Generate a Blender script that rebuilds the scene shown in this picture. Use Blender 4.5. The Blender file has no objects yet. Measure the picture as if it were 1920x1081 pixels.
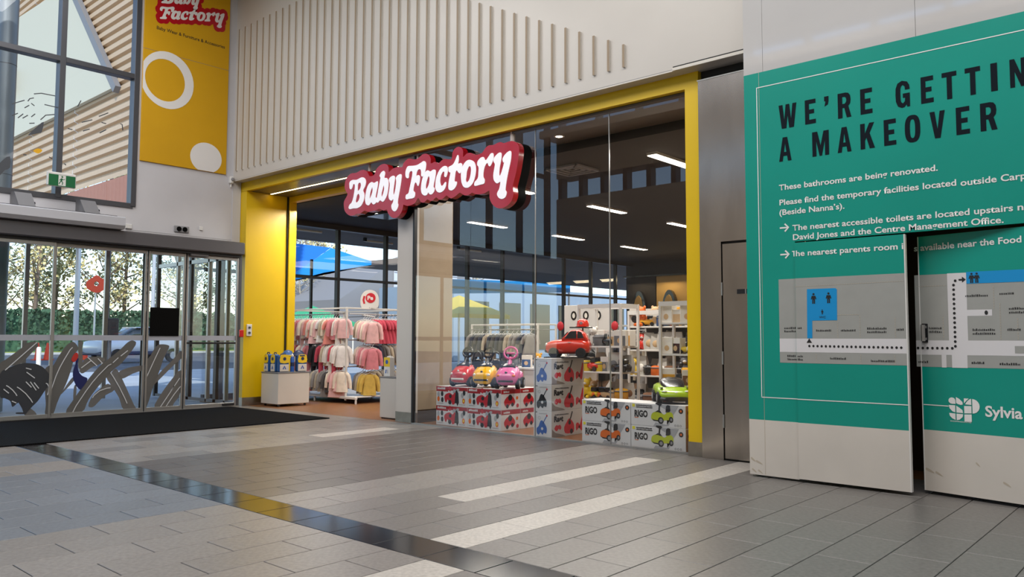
import bpy, math, random
from mathutils import Vector, Matrix
from mathutils.geometry import tessellate_polygon
R=random.Random(7)
S=bpy.context.scene
COL=S.collection
pi=math.pi
# ---------------------------------------------------------------- camera, sky, sun, large lights, exposure
cam=bpy.data.cameras.new('camera'); co=bpy.data.objects.new('camera',cam); COL.objects.link(co)
cam.sensor_width=36.0; cam.sensor_fit='HORIZONTAL'; cam.lens=36.0*1490.0/1920.0; cam.clip_start=.05; cam.clip_end=600
yaw,pit,rol=.727327,.0633054,.0027016
fw=Vector((-math.sin(yaw)*math.cos(pit),math.cos(yaw)*math.cos(pit),math.sin(pit)))
ri=Vector((math.cos(yaw),math.sin(yaw),0)); u0=ri.cross(fw)
r2=ri*math.cos(rol)+u0*math.sin(rol); u2=-ri*math.sin(rol)+u0*math.cos(rol)
M=Matrix.Identity(4)
for i in range(3):
    M[i][0]=r2[i]; M[i][1]=u2[i]; M[i][2]=-fw[i]
M[2][3]=1.3
co.matrix_world=M
S.camera=co
S.view_settings.view_transform='Standard'; S.view_settings.look='None'
S.view_settings.gamma=1; S.view_settings.use_curve_mapping=False
S.view_settings.exposure=0.0
S.cycles.max_bounces=10; S.cycles.diffuse_bounces=4; S.cycles.glossy_bounces=4
S.cycles.transparent_max_bounces=40; S.cycles.caustics_reflective=False; S.cycles.caustics_refractive=False
S.cycles.sample_clamp_indirect=4
W=bpy.data.worlds.new('sky'); S.world=W; W.use_nodes=True
wn=W.node_tree; sky=wn.nodes.new('ShaderNodeTexSky'); sky.sky_type='NISHITA'; sky.sun_disc=False
sky.sun_elevation=math.radians(42); sky.sun_rotation=math.radians(100); sky.air_density=1.0; sky.dust_density=.5; sky.ozone_density=2.2
wn.links.new(sky.outputs[0],wn.nodes['Background'].inputs[0]); wn.nodes['Background'].inputs[1].default_value=0.33
def light(name,kind,loc,power,color=(1,1,1),size=(1,1),rot=(0,0,0),angle=None):
    l=bpy.data.lights.new(name,kind); l.energy=power; l.color=color
    if kind=='AREA': l.shape='RECTANGLE'; l.size,l.size_y=size
    if angle is not None: l.angle=angle
    o=bpy.data.objects.new(name,l); COL.objects.link(o); o.location=loc; o.rotation_euler=rot; return o
sd=Vector((.58,-.52,.62)).normalized()
sun=light('sun','SUN',(0,-10,20),3.9,(1,.95,.88),angle=.009); sun.rotation_euler=sd.to_track_quat('Z','Y').to_euler()
for i,x in enumerate((-11.5,-6.5,-1.5,4)):
    light('mall_fill_light','AREA',(x,2.6,8.2),350,(1,.985,.97),(3.6,5.0))  # added area lights that fill the mall; the ceiling has no skylight
# ---------------------------------------------------------------- materials
def lin(c):
    if isinstance(c,str): c=tuple(int(c[i:i+2],16)/255 for i in (0,2,4))
    return tuple(x/12.92 if x<=.04045 else ((x+.055)/1.055)**2.4 for x in c)
MT={}
def mat(n,c='808080',rough=.5,metal=0,noise=0,nscale=8,bump=0,bscale=40,emit=0,coat=0,c2=None,alpha=1,stretch=None,spec=.5,trans=0,wave=None):
    m=bpy.data.materials.new(n); m.use_nodes=True; t=m.node_tree; b=t.nodes['Principled BSDF']
    c=lin(c); b.inputs['Base Color'].default_value=(*c,1); b.inputs['Roughness'].default_value=rough
    b.inputs['Metallic'].default_value=metal; b.inputs['Coat Weight'].default_value=coat; b.inputs['Specular IOR Level'].default_value=spec
    b.inputs['Coat Roughness'].default_value=.05
    if alpha<1: b.inputs['Alpha'].default_value=alpha
    if trans: b.inputs['Transmission Weight'].default_value=trans
    if emit:
        b.inputs['Emission Color'].default_value=(*c,1); b.inputs['Emission Strength'].default_value=emit
    if noise or bump or wave:
        tc=t.nodes.new('ShaderNodeTexCoord'); mp=t.nodes.new('ShaderNodeMapping'); t.links.new(tc.outputs['Object'],mp.inputs[0])
        if stretch: mp.inputs['Scale'].default_value=stretch
    if noise:
        nz=t.nodes.new('ShaderNodeTexNoise'); nz.inputs['Scale'].default_value=nscale; nz.inputs['Detail'].default_value=5
        t.links.new(mp.outputs[0],nz.inputs[0])
        cr=t.nodes.new('ShaderNodeValToRGB'); cr.color_ramp.elements[0].position=.3; cr.color_ramp.elements[1].position=.7
        d=lin(c2) if c2 else tuple(x*(1-noise) for x in c)
        cr.color_ramp.elements[0].color=(*d,1); cr.color_ramp.elements[1].color=(*(c if c2 else tuple(min(1,x*(1+noise)) for x in c)),1)
        t.links.new(nz.outputs[0],cr.inputs[0]); t.links.new(cr.outputs[0],b.inputs['Base Color'])
    if bump:
        nb=t.nodes.new('ShaderNodeTexNoise'); nb.inputs['Scale'].default_value=bscale; nb.inputs['Detail'].default_value=4
        t.links.new(mp.outputs[0],nb.inputs[0]); bp=t.nodes.new('ShaderNodeBump'); bp.inputs['Strength'].default_value=bump; bp.inputs['Distance'].default_value=.01
        t.links.new(nb.outputs[0],bp.inputs['Height']); t.links.new(bp.outputs[0],b.inputs['Normal'])
    if wave:
        wv=t.nodes.new('ShaderNodeTexWave'); wv.bands_direction=wave[0]; wv.inputs['Scale'].default_value=wave[1]
        t.links.new(mp.outputs[0],wv.inputs[0]); bp=t.nodes.new('ShaderNodeBump'); bp.inputs['Strength'].default_value=wave[2]; bp.inputs['Distance'].default_value=.01
        t.links.new(wv.outputs['Fac'] if 'Fac' in wv.outputs else wv.outputs[1],bp.inputs['Height']); t.links.new(bp.outputs[0],b.inputs['Normal'])
    MT[n]=m; return m
def glassmat(n,tint,f0=.05,gain=.75,power=4.0,rough=0.0):
    m=bpy.data.materials.new(n); m.use_nodes=True; t=m.node_tree; t.nodes.clear()
    o=t.nodes.new('ShaderNodeOutputMaterial'); mx=t.nodes.new('ShaderNodeMixShader'); tr=t.nodes.new('ShaderNodeBsdfTransparent'); gl=t.nodes.new('ShaderNodeBsdfGlossy')
    gl.inputs['Roughness'].default_value=rough; tr.inputs[0].default_value=(*tint,1)
    lw=t.nodes.new('ShaderNodeLayerWeight'); lw.inputs[0].default_value=.5
    p=t.nodes.new('ShaderNodeMath'); p.operation='POWER'; p.inputs[1].default_value=power
    a=t.nodes.new('ShaderNodeMath'); a.operation='MULTIPLY_ADD'; a.inputs[1].default_value=gain; a.inputs[2].default_value=f0
    t.links.new(lw.outputs['Facing'],p.inputs[0]); t.links.new(p.outputs[0],a.inputs[0]); t.links.new(a.outputs[0],mx.inputs[0])
    t.links.new(tr.outputs[0],mx.inputs[1]); t.links.new(gl.outputs[0],mx.inputs[2]); t.links.new(mx.outputs[0],o.inputs[0])
    MT[n]=m; return m
glassmat('glass',(.93,.95,.94)); glassmat('shop_glass',(.93,.94,.94),.09,.7,3.2); glassmat('car_glass',(.25,.3,.33),.1)
# ---------------------------------------------------------------- mesh builder
class MB:
    def __init__(s): s.v=[]; s.f=[]; s.m=[]; s.cur=0
    def mi(s,i): s.cur=i; return s
    def add(s,vs,fs,T=None):
        k=len(s.v)
        if T is not None: vs=[T@Vector(v) for v in vs]
        s.v+= [tuple(v) for v in vs]; s.f+=[tuple(i+k for i in f) for f in fs]; s.m+=[s.cur]*len(fs); return s
    def box(s,a,b,ch=0,T=None):
        (x0,y0,z0),(x1,y1,z1)=a,b
        x0,x1=min(x0,x1),max(x0,x1); y0,y1=min(y0,y1),max(y0,y1); z0,z1=min(z0,z1),max(z0,z1)
        ch=min(ch,(x1-x0)*.45,(y1-y0)*.45,(z1-z0)*.45)
        if ch<=0:
            vs=[(x,y,z) for z in (z0,z1) for y in (y0,y1) for x in (x0,x1)]
            return s.add(vs,[(0,2,3,1),(4,5,7,6),(0,1,5,4),(2,6,7,3),(0,4,6,2),(1,3,7,5)],T)
        vs=[];idx={}
        X=(x0,x1);Y=(y0,y1);Z=(z0,z1);sg=(1,-1)
        for i in (0,1):
            for j in (0,1):
                for k in (0,1):
                    x,y,z=X[i],Y[j],Z[k]; dx,dy,dz=sg[i]*ch,sg[j]*ch,sg[k]*ch
                    idx[i,j,k]=len(vs); vs+=[(x,y+dy,z+dz),(x+dx,y,z+dz),(x+dx,y+dy,z)]
        g=lambda i,j,k,a:idx[i,j,k]+a
        fs=[]
        fs+=[(g(0,0,0,0),g(0,0,1,0),g(0,1,1,0),g(0,1,0,0)),(g(1,0,0,0),g(1,1,0,0),g(1,1,1,0),g(1,0,1,0)),
             (g(0,0,0,1),g(1,0,0,1),g(1,0,1,1),g(0,0,1,1)),(g(0,1,0,1),g(0,1,1,1),g(1,1,1,1),g(1,1,0,1)),
             (g(0,0,0,2),g(0,1,0,2),g(1,1,0,2),g(1,0,0,2)),(g(0,0,1,2),g(1,0,1,2),g(1,1,1,2),g(0,1,1,2))]
        for j in (0,1):
            for k in (0,1): # edges along x
                q=(g(0,j,k,1),g(1,j,k,1),g(1,j,k,2),g(0,j,k,2)); fs.append(q if (j+k)%2==1 else q[::-1])
        for i in (0,1):
            for k in (0,1):
                q=(g(i,0,k,0),g(i,1,k,0),g(i,1,k,2),g(i,0,k,2)); fs.append(q if (i+k)%2==0 else q[::-1])
        for i in (0,1):
            for j in (0,1):
                q=(g(i,j,0,0),g(i,j,1,0),g(i,j,1,1),g(i,j,0,1)); fs.append(q if (i+j)%2==1 else q[::-1])
        for i in (0,1):
            for j in (0,1):
                for k in (0,1):
                    q=(g(i,j,k,0),g(i,j,k,1),g(i,j,k,2)); fs.append(q if (i+j+k)%2==1 else q[::-1])
        return s.add(vs,fs,T)
    def tube(s,pts,r,n=8,cap=True,T=None):
        pts=[Vector(p) for p in pts]; rs=r if isinstance(r,(list,tuple)) else [r]*len(pts)
        vs=[];fs=[]; prev=None
        for i,p in enumerate(pts):
            d=(pts[min(i+1,len(pts)-1)]-pts[max(i-1,0)]).normalized()
            a=prev-d*prev.dot(d) if prev is not None and (prev-d*prev.dot(d)).length>1e-4 else (Vector((0,0,1)).cross(d) if abs(d.z)<.95 else Vector((1,0,0)).cross(d))
            a.normalize(); prev=a; b=d.cross(a)
            for k in range(n):
                t=2*pi*k/n; vs.append(p+(a*math.cos(t)+b*math.sin(t))*rs[i])
        for i in range(len(pts)-1):
            for k in range(n):
                q=(k+1)%n; fs.append((i*n+k,i*n+q,(i+1)*n+q,(i+1)*n+k))
        if cap: fs.append(tuple(range(n-1,-1,-1))); fs.append(tuple((len(pts)-1)*n+k for k in range(n)))
        return s.add(vs,fs,T)
    def lathe(s,prof,n=16,c=(0,0,0),axis='z',T=None):
        vs=[];fs=[]
        for r,z in prof:
            for k in range(n):
                t=2*pi*k/n; x,y=r*math.cos(t),r*math.sin(t)
                p=(x,y,z) if axis=='z' else ((z,x,y) if axis=='x' else (y,z,x))
                vs.append((p[0]+c[0],p[1]+c[1],p[2]+c[2]))
        for i in range(len(prof)-1):
            for k in range(n):
                q=(k+1)%n; fs.append((i*n+k,i*n+q,(i+1)*n+q,(i+1)*n+k))
        fs.append(tuple(range(n-1,-1,-1))); fs.append(tuple((len(prof)-1)*n+k for k in range(n)))
        return s.add(vs,fs,T)
    def ell(s,c,r,n=10,m=7,T=None):
        if not isinstance(r,(tuple,list)): r=(r,r,r)
        vs=[(c[0],c[1],c[2]-r[2])];fs=[]
        for i in range(1,m):
            a=-pi/2+pi*i/m
            for k in range(n):
                t=2*pi*k/n; vs.append((c[0]+r[0]*math.cos(a)*math.cos(t),c[1]+r[1]*math.cos(a)*math.sin(t),c[2]+r[2]*math.sin(a)))
        vs.append((c[0],c[1],c[2]+r[2])); e=len(vs)-1
        for k in range(n):
            q=(k+1)%n; fs.append((0,1+q,1+k)); fs.append((e,e-n+k,e-n+q))
        for i in range(m-2):
            for k in range(n):
                q=(k+1)%n; fs.append((1+i*n+k,1+i*n+q,1+(i+1)*n+q,1+(i+1)*n+k))
        return s.add(vs,fs,T)
    def torus(s,c,Rr,r,n=20,m=8,T=None,axis='z',sc=(1,1)):
        vs=[];fs=[]
        for i in range(n):
            a=2*pi*i/n
            for k in range(m):
                b=2*pi*k/m; x=(Rr*sc[0]+r*math.cos(b))*math.cos(a); y=(Rr*sc[1]+r*math.cos(b))*math.sin(a); z=r*math.sin(b)
                p=(x,y,z) if axis=='z' else ((z,x,y) if axis=='x' else (x,z,y))
                vs.append((p[0]+c[0],p[1]+c[1],p[2]+c[2]))
        for i in range(n):
            for k in range(m): fs.append((i*m+k,((i+1)%n)*m+k,((i+1)%n)*m+(k+1)%m,i*m+(k+1)%m))
        return s.add(vs,fs,T)
    def plate(s,loops,th,f,T=None):
        """loops: outline + holes as 2D lists; f(a,b,d)->3D, d in [0,th]"""
        L3=[[Vector((a,b,0)) for a,b in l] for l in loops]; tri=tessellate_polygon(L3)
        flat=[p for l in loops for p in l]; n=len(flat)
        vs=[f(a,b,0) for a,b in flat]+[f(a,b,th) for a,b in flat]; fs=[]
        for t in tri: fs.append(tuple(t)); 
        if th: 
            for t in tri: fs.append(tuple(i+n for i in t[::-1]))
            k=0
            for l in loops:
                for i in range(len(l)):
                    j=(i+1)%len(l); fs.append((k+i,k+j,k+j+n,k+i+n))
                k+=len(l)
        return s.add(vs,fs,T)
    def loft(s,secs,T=None,cap=True):
        n=len(secs[0]); vs=[p for q in secs for p in q]; fs=[]
        for i in range(len(secs)-1):
            for k in range(n):
                q=(k+1)%n; fs.append((i*n+k,i*n+q,(i+1)*n+q,(i+1)*n+k))
        if cap: fs.append(tuple(range(n-1,-1,-1))); fs.append(tuple((len(secs)-1)*n+k for k in range(n)))
        return s.add(vs,fs,T)
    def mesh(s,name,mats,smooth=.6):
        me=bpy.data.meshes.new(name); me.from_pydata(s.v,[],s.f)
        for m in (mats if isinstance(mats,(list,tuple)) else [mats]): me.materials.append(MT[m])
        if any(s.m): me.polygons.foreach_set('material_index',s.m)
        if smooth:
            me.polygons.foreach_set('use_smooth',[True]*len(s.f)); me.set_sharp_from_angle(angle=smooth)
        me.update(); return me
    def ob(s,name,mats,parent=None,smooth=.6,fix=True,**k):
        me=s.mesh(name,mats,smooth)
        if fix: recalc(me)
        return link(name,me,parent,**k)
import bmesh
def recalc(me):
    b=bmesh.new(); b.from_mesh(me); bmesh.ops.recalc_face_normals(b,faces=b.faces); b.to_mesh(me); b.free()
def tag(o,label=None,cat=None,group=None,kind=None):
    if label: o['label']=label
    if cat: o['category']=cat
    if group: o['group']=group
    if kind: o['kind']=kind
    return o
def link(name,me,parent=None,loc=None,rot=None,label=None,cat=None,group=None,kind=None):
    o=bpy.data.objects.new(name,me); COL.objects.link(o)
    if parent: o.parent=parent
    if loc: o.location=loc
    if rot is not None: o.rotation_euler=rot if not isinstance(rot,(int,float)) else (0,0,rot)
    return tag(o,label,cat,group,kind)
def thing(name,label,cat,loc=(0,0,0),rot=0,group=None): return link(name,None,None,loc,rot,label,cat,group)
def struct(name,parent=None,label=None): return link(name,None,parent,label=label,kind='structure')
def copy_tree(o,parent=None):
    c=o.copy(); COL.objects.link(c); c.parent=parent
    for ch in list(o.children): copy_tree(ch,c)
    return c
def smooth2(p,closed=True,n=3):
    out=[];N=len(p)
    for i in range(N):
        a,b,c,d=p[(i-1)%N],p[i],p[(i+1)%N],p[(i+2)%N]
        for k in range(n):
            t=k/n; out.append(tuple(.5*((2*b[j])+(c[j]-a[j])*t+(2*a[j]-5*b[j]+4*c[j]-d[j])*t*t+(3*b[j]-a[j]-3*c[j]+d[j])*t**3) for j in (0,1)))
    return out
def ribbon(pts,w):
    """2D polyline -> outline of width w"""
    L=[];Rr=[]
    for i,p in enumerate(pts):
        a=pts[max(i-1,0)];b=pts[min(i+1,len(pts)-1)]; dx,dy=b[0]-a[0],b[1]-a[1]; l=math.hypot(dx,dy) or 1
        nx,ny=-dy/l*w/2,dx/l*w/2; L.append((p[0]+nx,p[1]+ny)); Rr.append((p[0]-nx,p[1]-ny))
    return L+Rr[::-1]
def disc(cx,cy,r,n=16,ry=None): return [(cx+r*math.cos(2*pi*i/n),cy+(ry or r)*math.sin(2*pi*i/n)) for i in range(n)]
def rect(x0,z0,x1,z1): return [(x0,z0),(x1,z0),(x1,z1),(x0,z1)]
_tc={}
def textmesh(t,size,bold=0,space=1,xs=1,shear=0,align='LEFT'):
    cu=bpy.data.curves.new('lettering','FONT'); cu.body=t; cu.size=size; cu.offset=bold; cu.space_character=space; cu.shear=shear; cu.align_x=align; cu.resolution_u=3; cu.fill_mode='FRONT'
    o=bpy.data.objects.new('t',cu); COL.objects.link(o); dg=bpy.context.evaluated_depsgraph_get(); dg.update()
    me=bpy.data.meshes.new_from_object(o.evaluated_get(dg)); bpy.data.objects.remove(o); bpy.data.curves.remove(cu)
    for v in me.vertices: v.co.x*=xs
    return me
def islands(me):
    n=len(me.vertices); p=list(range(n))
    def f(i):
        while p[i]!=i: p[i]=p[p[i]]; i=p[i]
        return i
    for e in me.edges: p[f(e.vertices[0])]=f(e.vertices[1])
    g={}
    for i in range(n): g.setdefault(f(i),[]).append(i)
    L=[]
    for ids in g.values():
        a=min(me.vertices[i].co.x for i in ids); b=max(me.vertices[i].co.x for i in ids); L.append([a,b,set(ids)])
    L.sort(key=lambda q:q[0]); out=[]
    for q in L:
        if out and q[0]<out[-1][1]-.3*min(q[1]-q[0],out[-1][1]-out[-1][0]): out[-1][1]=max(out[-1][1],q[1]); out[-1][2]|=q[2]
        else: out.append(q)
    res=[]
    for a,b,ids in out:
        mp={j:k for k,j in enumerate(sorted(ids))}; m2=bpy.data.meshes.new('letter'); m2.from_pydata([tuple(me.vertices[j].co) for j in sorted(ids)],[],[tuple(mp[v] for v in f_.vertices) for f_ in me.polygons if f_.vertices[0] in mp]); res.append(m2)
    return res
def text(t,size,m,parent,loc,T=None,width=None,name='lettering',letters=False,**k):
    """flat lettering facing -Y (default) in the parent's frame; width fits the advance"""
    me=textmesh(t,size,**k)
    if width:
        w=max(v.co.x for v in me.vertices)-min(v.co.x for v in me.vertices); 
        for v in me.vertices: v.co.x*=width/w
    Q=(T or Matrix.Rotation(pi/2,4,'X'))
    for q in (islands(me) if letters else [me]):
        q.transform(Q); q.materials.clear(); q.materials.append(MT[m]); q.name='letter' if letters else name
        link('letter' if letters else name,q,parent,loc=loc,kind=None if letters else 'stuff')
ORD=['first','second','third','fourth','fifth','sixth','seventh','eighth','ninth','tenth','eleventh','twelfth','thirteenth','fourteenth','fifteenth','sixteenth','seventeenth','eighteenth','nineteenth','twentieth']
LOGO={
 'B':[[(-10.718,3.825),(-10.714,3.889),(-10.642,3.918),(-10.521,3.907),(-10.403,3.929),(-10.327,3.913),(-10.28,3.854),(-10.298,3.772),(-10.351,3.709),(-10.316,3.647),(-10.327,3.553),(-10.392,3.465),(-10.501,3.434),(-10.613,3.441),(-10.699,3.439),(-10.731,3.47),(-10.701,3.515),(-10.65,3.542),(-10.609,3.618),(-10.577,3.743),(-10.571,3.828),(-10.614,3.844),(-10.639,3.793),(-10.673,3.765),(-10.708,3.786)],[(-10.485,3.828),(-10.435,3.848),(-10.408,3.807),(-10.432,3.746),(-10.491,3.721)],[(-10.507,3.648),(-10.464,3.665),(-10.438,3.619),(-10.462,3.558),(-10.521,3.527),(-10.542,3.556)]],
 'a':[[(-10.294,3.581),(-10.271,3.684),(-10.216,3.783),(-10.134,3.819),(-10.068,3.795),(-9.979,3.81),(-9.977,3.731),(-10.008,3.631),(-10.027,3.56),(-9.998,3.546),(-9.973,3.502),(-10.044,3.453),(-10.093,3.453),(-10.135,3.489),(-10.192,3.448),(-10.258,3.466),(-10.289,3.517)],[(-10.163,3.65),(-10.131,3.709),(-10.107,3.727),(-10.106,3.664),(-10.145,3.585),(-10.178,3.557)]],
 'b':[[(-9.932,3.892),(-9.893,3.939),(-9.829,3.959),(-9.794,3.915),(-9.811,3.845),(-9.748,3.831),(-9.707,3.769),(-9.71,3.677),(-9.742,3.558),(-9.804,3.483),(-9.852,3.465),(-9.908,3.495),(-9.964,3.465),(-10.005,3.485),(-9.99,3.556),(-9.96,3.667),(-9.922,3.808),(-9.907,3.858)],[(-9.858,3.654),(-9.825,3.723),(-9.811,3.669),(-9.838,3.59),(-9.869,3.547),(-9.878,3.595)]],
 'y':[[(-9.7,3.799),(-9.661,3.835),(-9.592,3.848),(-9.552,3.821),(-9.559,3.75),(-9.58,3.651),(-9.586,3.57),(-9.571,3.548),(-9.541,3.615),(-9.52,3.745),(-9.529,3.807),(-9.468,3.845),(-9.415,3.848),(-9.391,3.819),(-9.405,3.72),(-9.433,3.602),(-9.469,3.465),(-9.476,3.405),(-9.463,3.363),(-9.504,3.297),(-9.558,3.282),(-9.613,3.318),(-9.63,3.381),(-9.592,3.428),(-9.585,3.478),(-9.631,3.458),(-9.686,3.49),(-9.703,3.553),(-9.681,3.653),(-9.675,3.734)]],
 'F':[[(-9.302,3.815),(-9.296,3.889),(-9.248,3.947),(-9.152,3.942),(-9.043,3.936),(-8.949,3.959),(-8.883,3.976),(-8.836,3.942),(-8.835,3.879),(-8.861,3.792),(-8.906,3.743),(-8.94,3.762),(-8.941,3.821),(-8.961,3.86),(-9.008,3.862),(-9.039,3.825),(-9.048,3.771),(-9.007,3.78),(-8.967,3.751),(-8.972,3.679),(-8.998,3.614),(-9.025,3.622),(-9.053,3.671),(-9.086,3.657),(-9.106,3.605),(-9.112,3.551),(-9.075,3.519),(-9.083,3.456),(-9.131,3.438),(-9.213,3.438),(-9.268,3.436),(-9.293,3.462),(-9.283,3.507),(-9.228,3.528),(-9.202,3.598),(-9.169,3.705),(-9.143,3.803),(-9.144,3.854),(-9.192,3.86),(-9.219,3.822),(-9.225,3.768),(-9.259,3.763),(-9.287,3.781)]],
 'a2':[[(-8.94,3.584),(-8.919,3.69),(-8.867,3.783),(-8.802,3.824),(-8.736,3.797),(-8.671,3.815),(-8.619,3.794),(-8.624,3.705),(-8.655,3.602),(-8.661,3.549),(-8.638,3.528),(-8.654,3.477),(-8.705,3.447),(-8.751,3.457),(-8.777,3.483),(-8.81,3.451),(-8.862,3.448),(-8.916,3.481),(-8.937,3.529)],[(-8.828,3.615),(-8.8,3.693),(-8.768,3.729),(-8.75,3.686),(-8.766,3.607),(-8.811,3.545),(-8.831,3.561)]],
 'c':[[(-8.623,3.58),(-8.605,3.685),(-8.542,3.783),(-8.453,3.833),(-8.384,3.823),(-8.358,3.776),(-8.37,3.707),(-8.395,3.666),(-8.433,3.684),(-8.43,3.741),(-8.459,3.754),(-8.503,3.707),(-8.521,3.629),(-8.501,3.556),(-8.463,3.551),(-8.419,3.59),(-8.391,3.586),(-8.4,3.525),(-8.449,3.47),(-8.525,3.452),(-8.589,3.478),(-8.62,3.526)]],
 't':[[(-8.346,3.783),(-8.34,3.808),(-8.253,3.831),(-8.204,3.885),(-8.162,3.953),(-8.138,3.941),(-8.133,3.875),(-8.143,3.828),(-8.094,3.83),(-8.06,3.803),(-8.069,3.735),(-8.099,3.683),(-8.135,3.696),(-8.166,3.731),(-8.193,3.717),(-8.208,3.641),(-8.214,3.58),(-8.168,3.566),(-8.176,3.515),(-8.225,3.468),(-8.287,3.454),(-8.337,3.482),(-8.343,3.545),(-8.326,3.63),(-8.302,3.715),(-8.327,3.727),(-8.343,3.751)]],
 'o':[[(-8.08,3.596),(-8.081,3.693),(-8.044,3.786),(-7.969,3.845),(-7.888,3.844),(-7.813,3.795),(-7.783,3.706),(-7.797,3.601),(-7.848,3.501),(-7.936,3.453),(-8.019,3.469),(-8.064,3.529)],[(-7.975,3.614),(-7.961,3.698),(-7.917,3.757),(-7.882,3.73),(-7.886,3.645),(-7.915,3.563),(-7.959,3.531),(-7.982,3.561)]],
 'r':[[(-7.759,3.755),(-7.748,3.807),(-7.69,3.846),(-7.632,3.846),(-7.596,3.795),(-7.539,3.839),(-7.49,3.879),(-7.447,3.867),(-7.443,3.804),(-7.475,3.735),(-7.51,3.699),(-7.538,3.713),(-7.56,3.753),(-7.603,3.722),(-7.631,3.652),(-7.637,3.569),(-7.611,3.523),(-7.622,3.472),(-7.687,3.464),(-7.789,3.458),(-7.815,3.475),(-7.804,3.517),(-7.746,3.562),(-7.732,3.645),(-7.732,3.72)]],
 'y2':[[(-7.444,3.762),(-7.426,3.812),(-7.363,3.855),(-7.315,3.863),(-7.291,3.833),(-7.3,3.752),(-7.327,3.652),(-7.334,3.559),(-7.313,3.546),(-7.272,3.634),(-7.242,3.722),(-7.259,3.714),(-7.273,3.768),(-7.225,3.823),(-7.143,3.859),(-7.112,3.826),(-7.122,3.725),(-7.156,3.607),(-7.189,3.488),(-7.212,3.378),(-7.216,3.327),(-7.195,3.294),(-7.216,3.235),(-7.277,3.213),(-7.339,3.234),(-7.374,3.285),(-7.361,3.324),(-7.333,3.362),(-7.313,3.453),(-7.375,3.44),(-7.431,3.489),(-7.446,3.564),(-7.425,3.666),(-7.418,3.717)]],
}
REDP= [(-10.872,3.519),(-10.866,3.594),(-10.78,3.682),(-10.79,3.727),(-10.853,3.8),(-10.847,3.919),(-10.779,3.997),(-10.675,4.037),(-10.554,4.026),(-10.435,4.052),(-10.334,4.044),(-10.25,4.0),(-10.198,3.924),(-10.083,3.925),(-10.036,4.002),(-9.94,4.062),(-9.844,4.074),(-9.764,4.052),(-9.716,3.998),(-9.714,3.921),(-9.621,3.964),(-9.497,3.973),(-9.39,3.957),(-9.361,4.009),(-9.286,4.058),(-9.226,4.068),(-9.151,4.045),(-9.056,4.031),(-8.975,4.06),(-8.909,4.087),(-8.829,4.079),(-8.769,4.043),(-8.736,3.984),(-8.735,3.916),(-8.657,3.931),(-8.605,3.915),(-8.567,3.891),(-8.49,3.934),(-8.402,3.936),(-8.289,3.917),(-8.271,4.002),(-8.229,4.057),(-8.155,4.079),(-8.094,4.058),(-8.051,4.003),(-8.05,3.912),(-7.98,3.951),(-7.891,3.948),(-7.802,3.902),(-7.671,3.914),(-7.613,3.969),(-7.542,4.0),(-7.457,3.991),(-7.387,4.006),(-7.317,4.011),(-7.262,3.986),(-7.193,3.99),(-7.112,3.992),(-7.031,3.959),(-6.984,3.9),(-6.977,3.817),(-6.997,3.698),(-7.03,3.55),(-7.076,3.414),(-7.09,3.354),(-7.076,3.261),(-7.109,3.173),(-7.19,3.111),(-7.299,3.086),(-7.396,3.107),(-7.481,3.174),(-7.524,3.262),(-7.524,3.361),(-7.61,3.335),(-7.71,3.331),(-7.798,3.342),(-7.864,3.371),(-7.93,3.347),(-8.02,3.352),(-8.111,3.401),(-8.185,3.369),(-8.296,3.338),(-8.39,3.393),(-8.471,3.35),(-8.547,3.35),(-8.612,3.393),(-8.676,3.356),(-8.741,3.354),(-8.807,3.384),(-8.872,3.346),(-8.952,3.36),(-9.013,3.435),(-9.073,3.364),(-9.168,3.338),(-9.264,3.335),(-9.347,3.363),(-9.357,3.343),(-9.379,3.275),(-9.453,3.202),(-9.545,3.175),(-9.638,3.2),(-9.718,3.269),(-9.75,3.334),(-9.829,3.322),(-9.934,3.364),(-10.038,3.344),(-10.153,3.346),(-10.218,3.342),(-10.319,3.374),(-10.419,3.336),(-10.521,3.341),(-10.589,3.327),(-10.692,3.327),(-10.799,3.381),(-10.853,3.441)]
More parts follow.
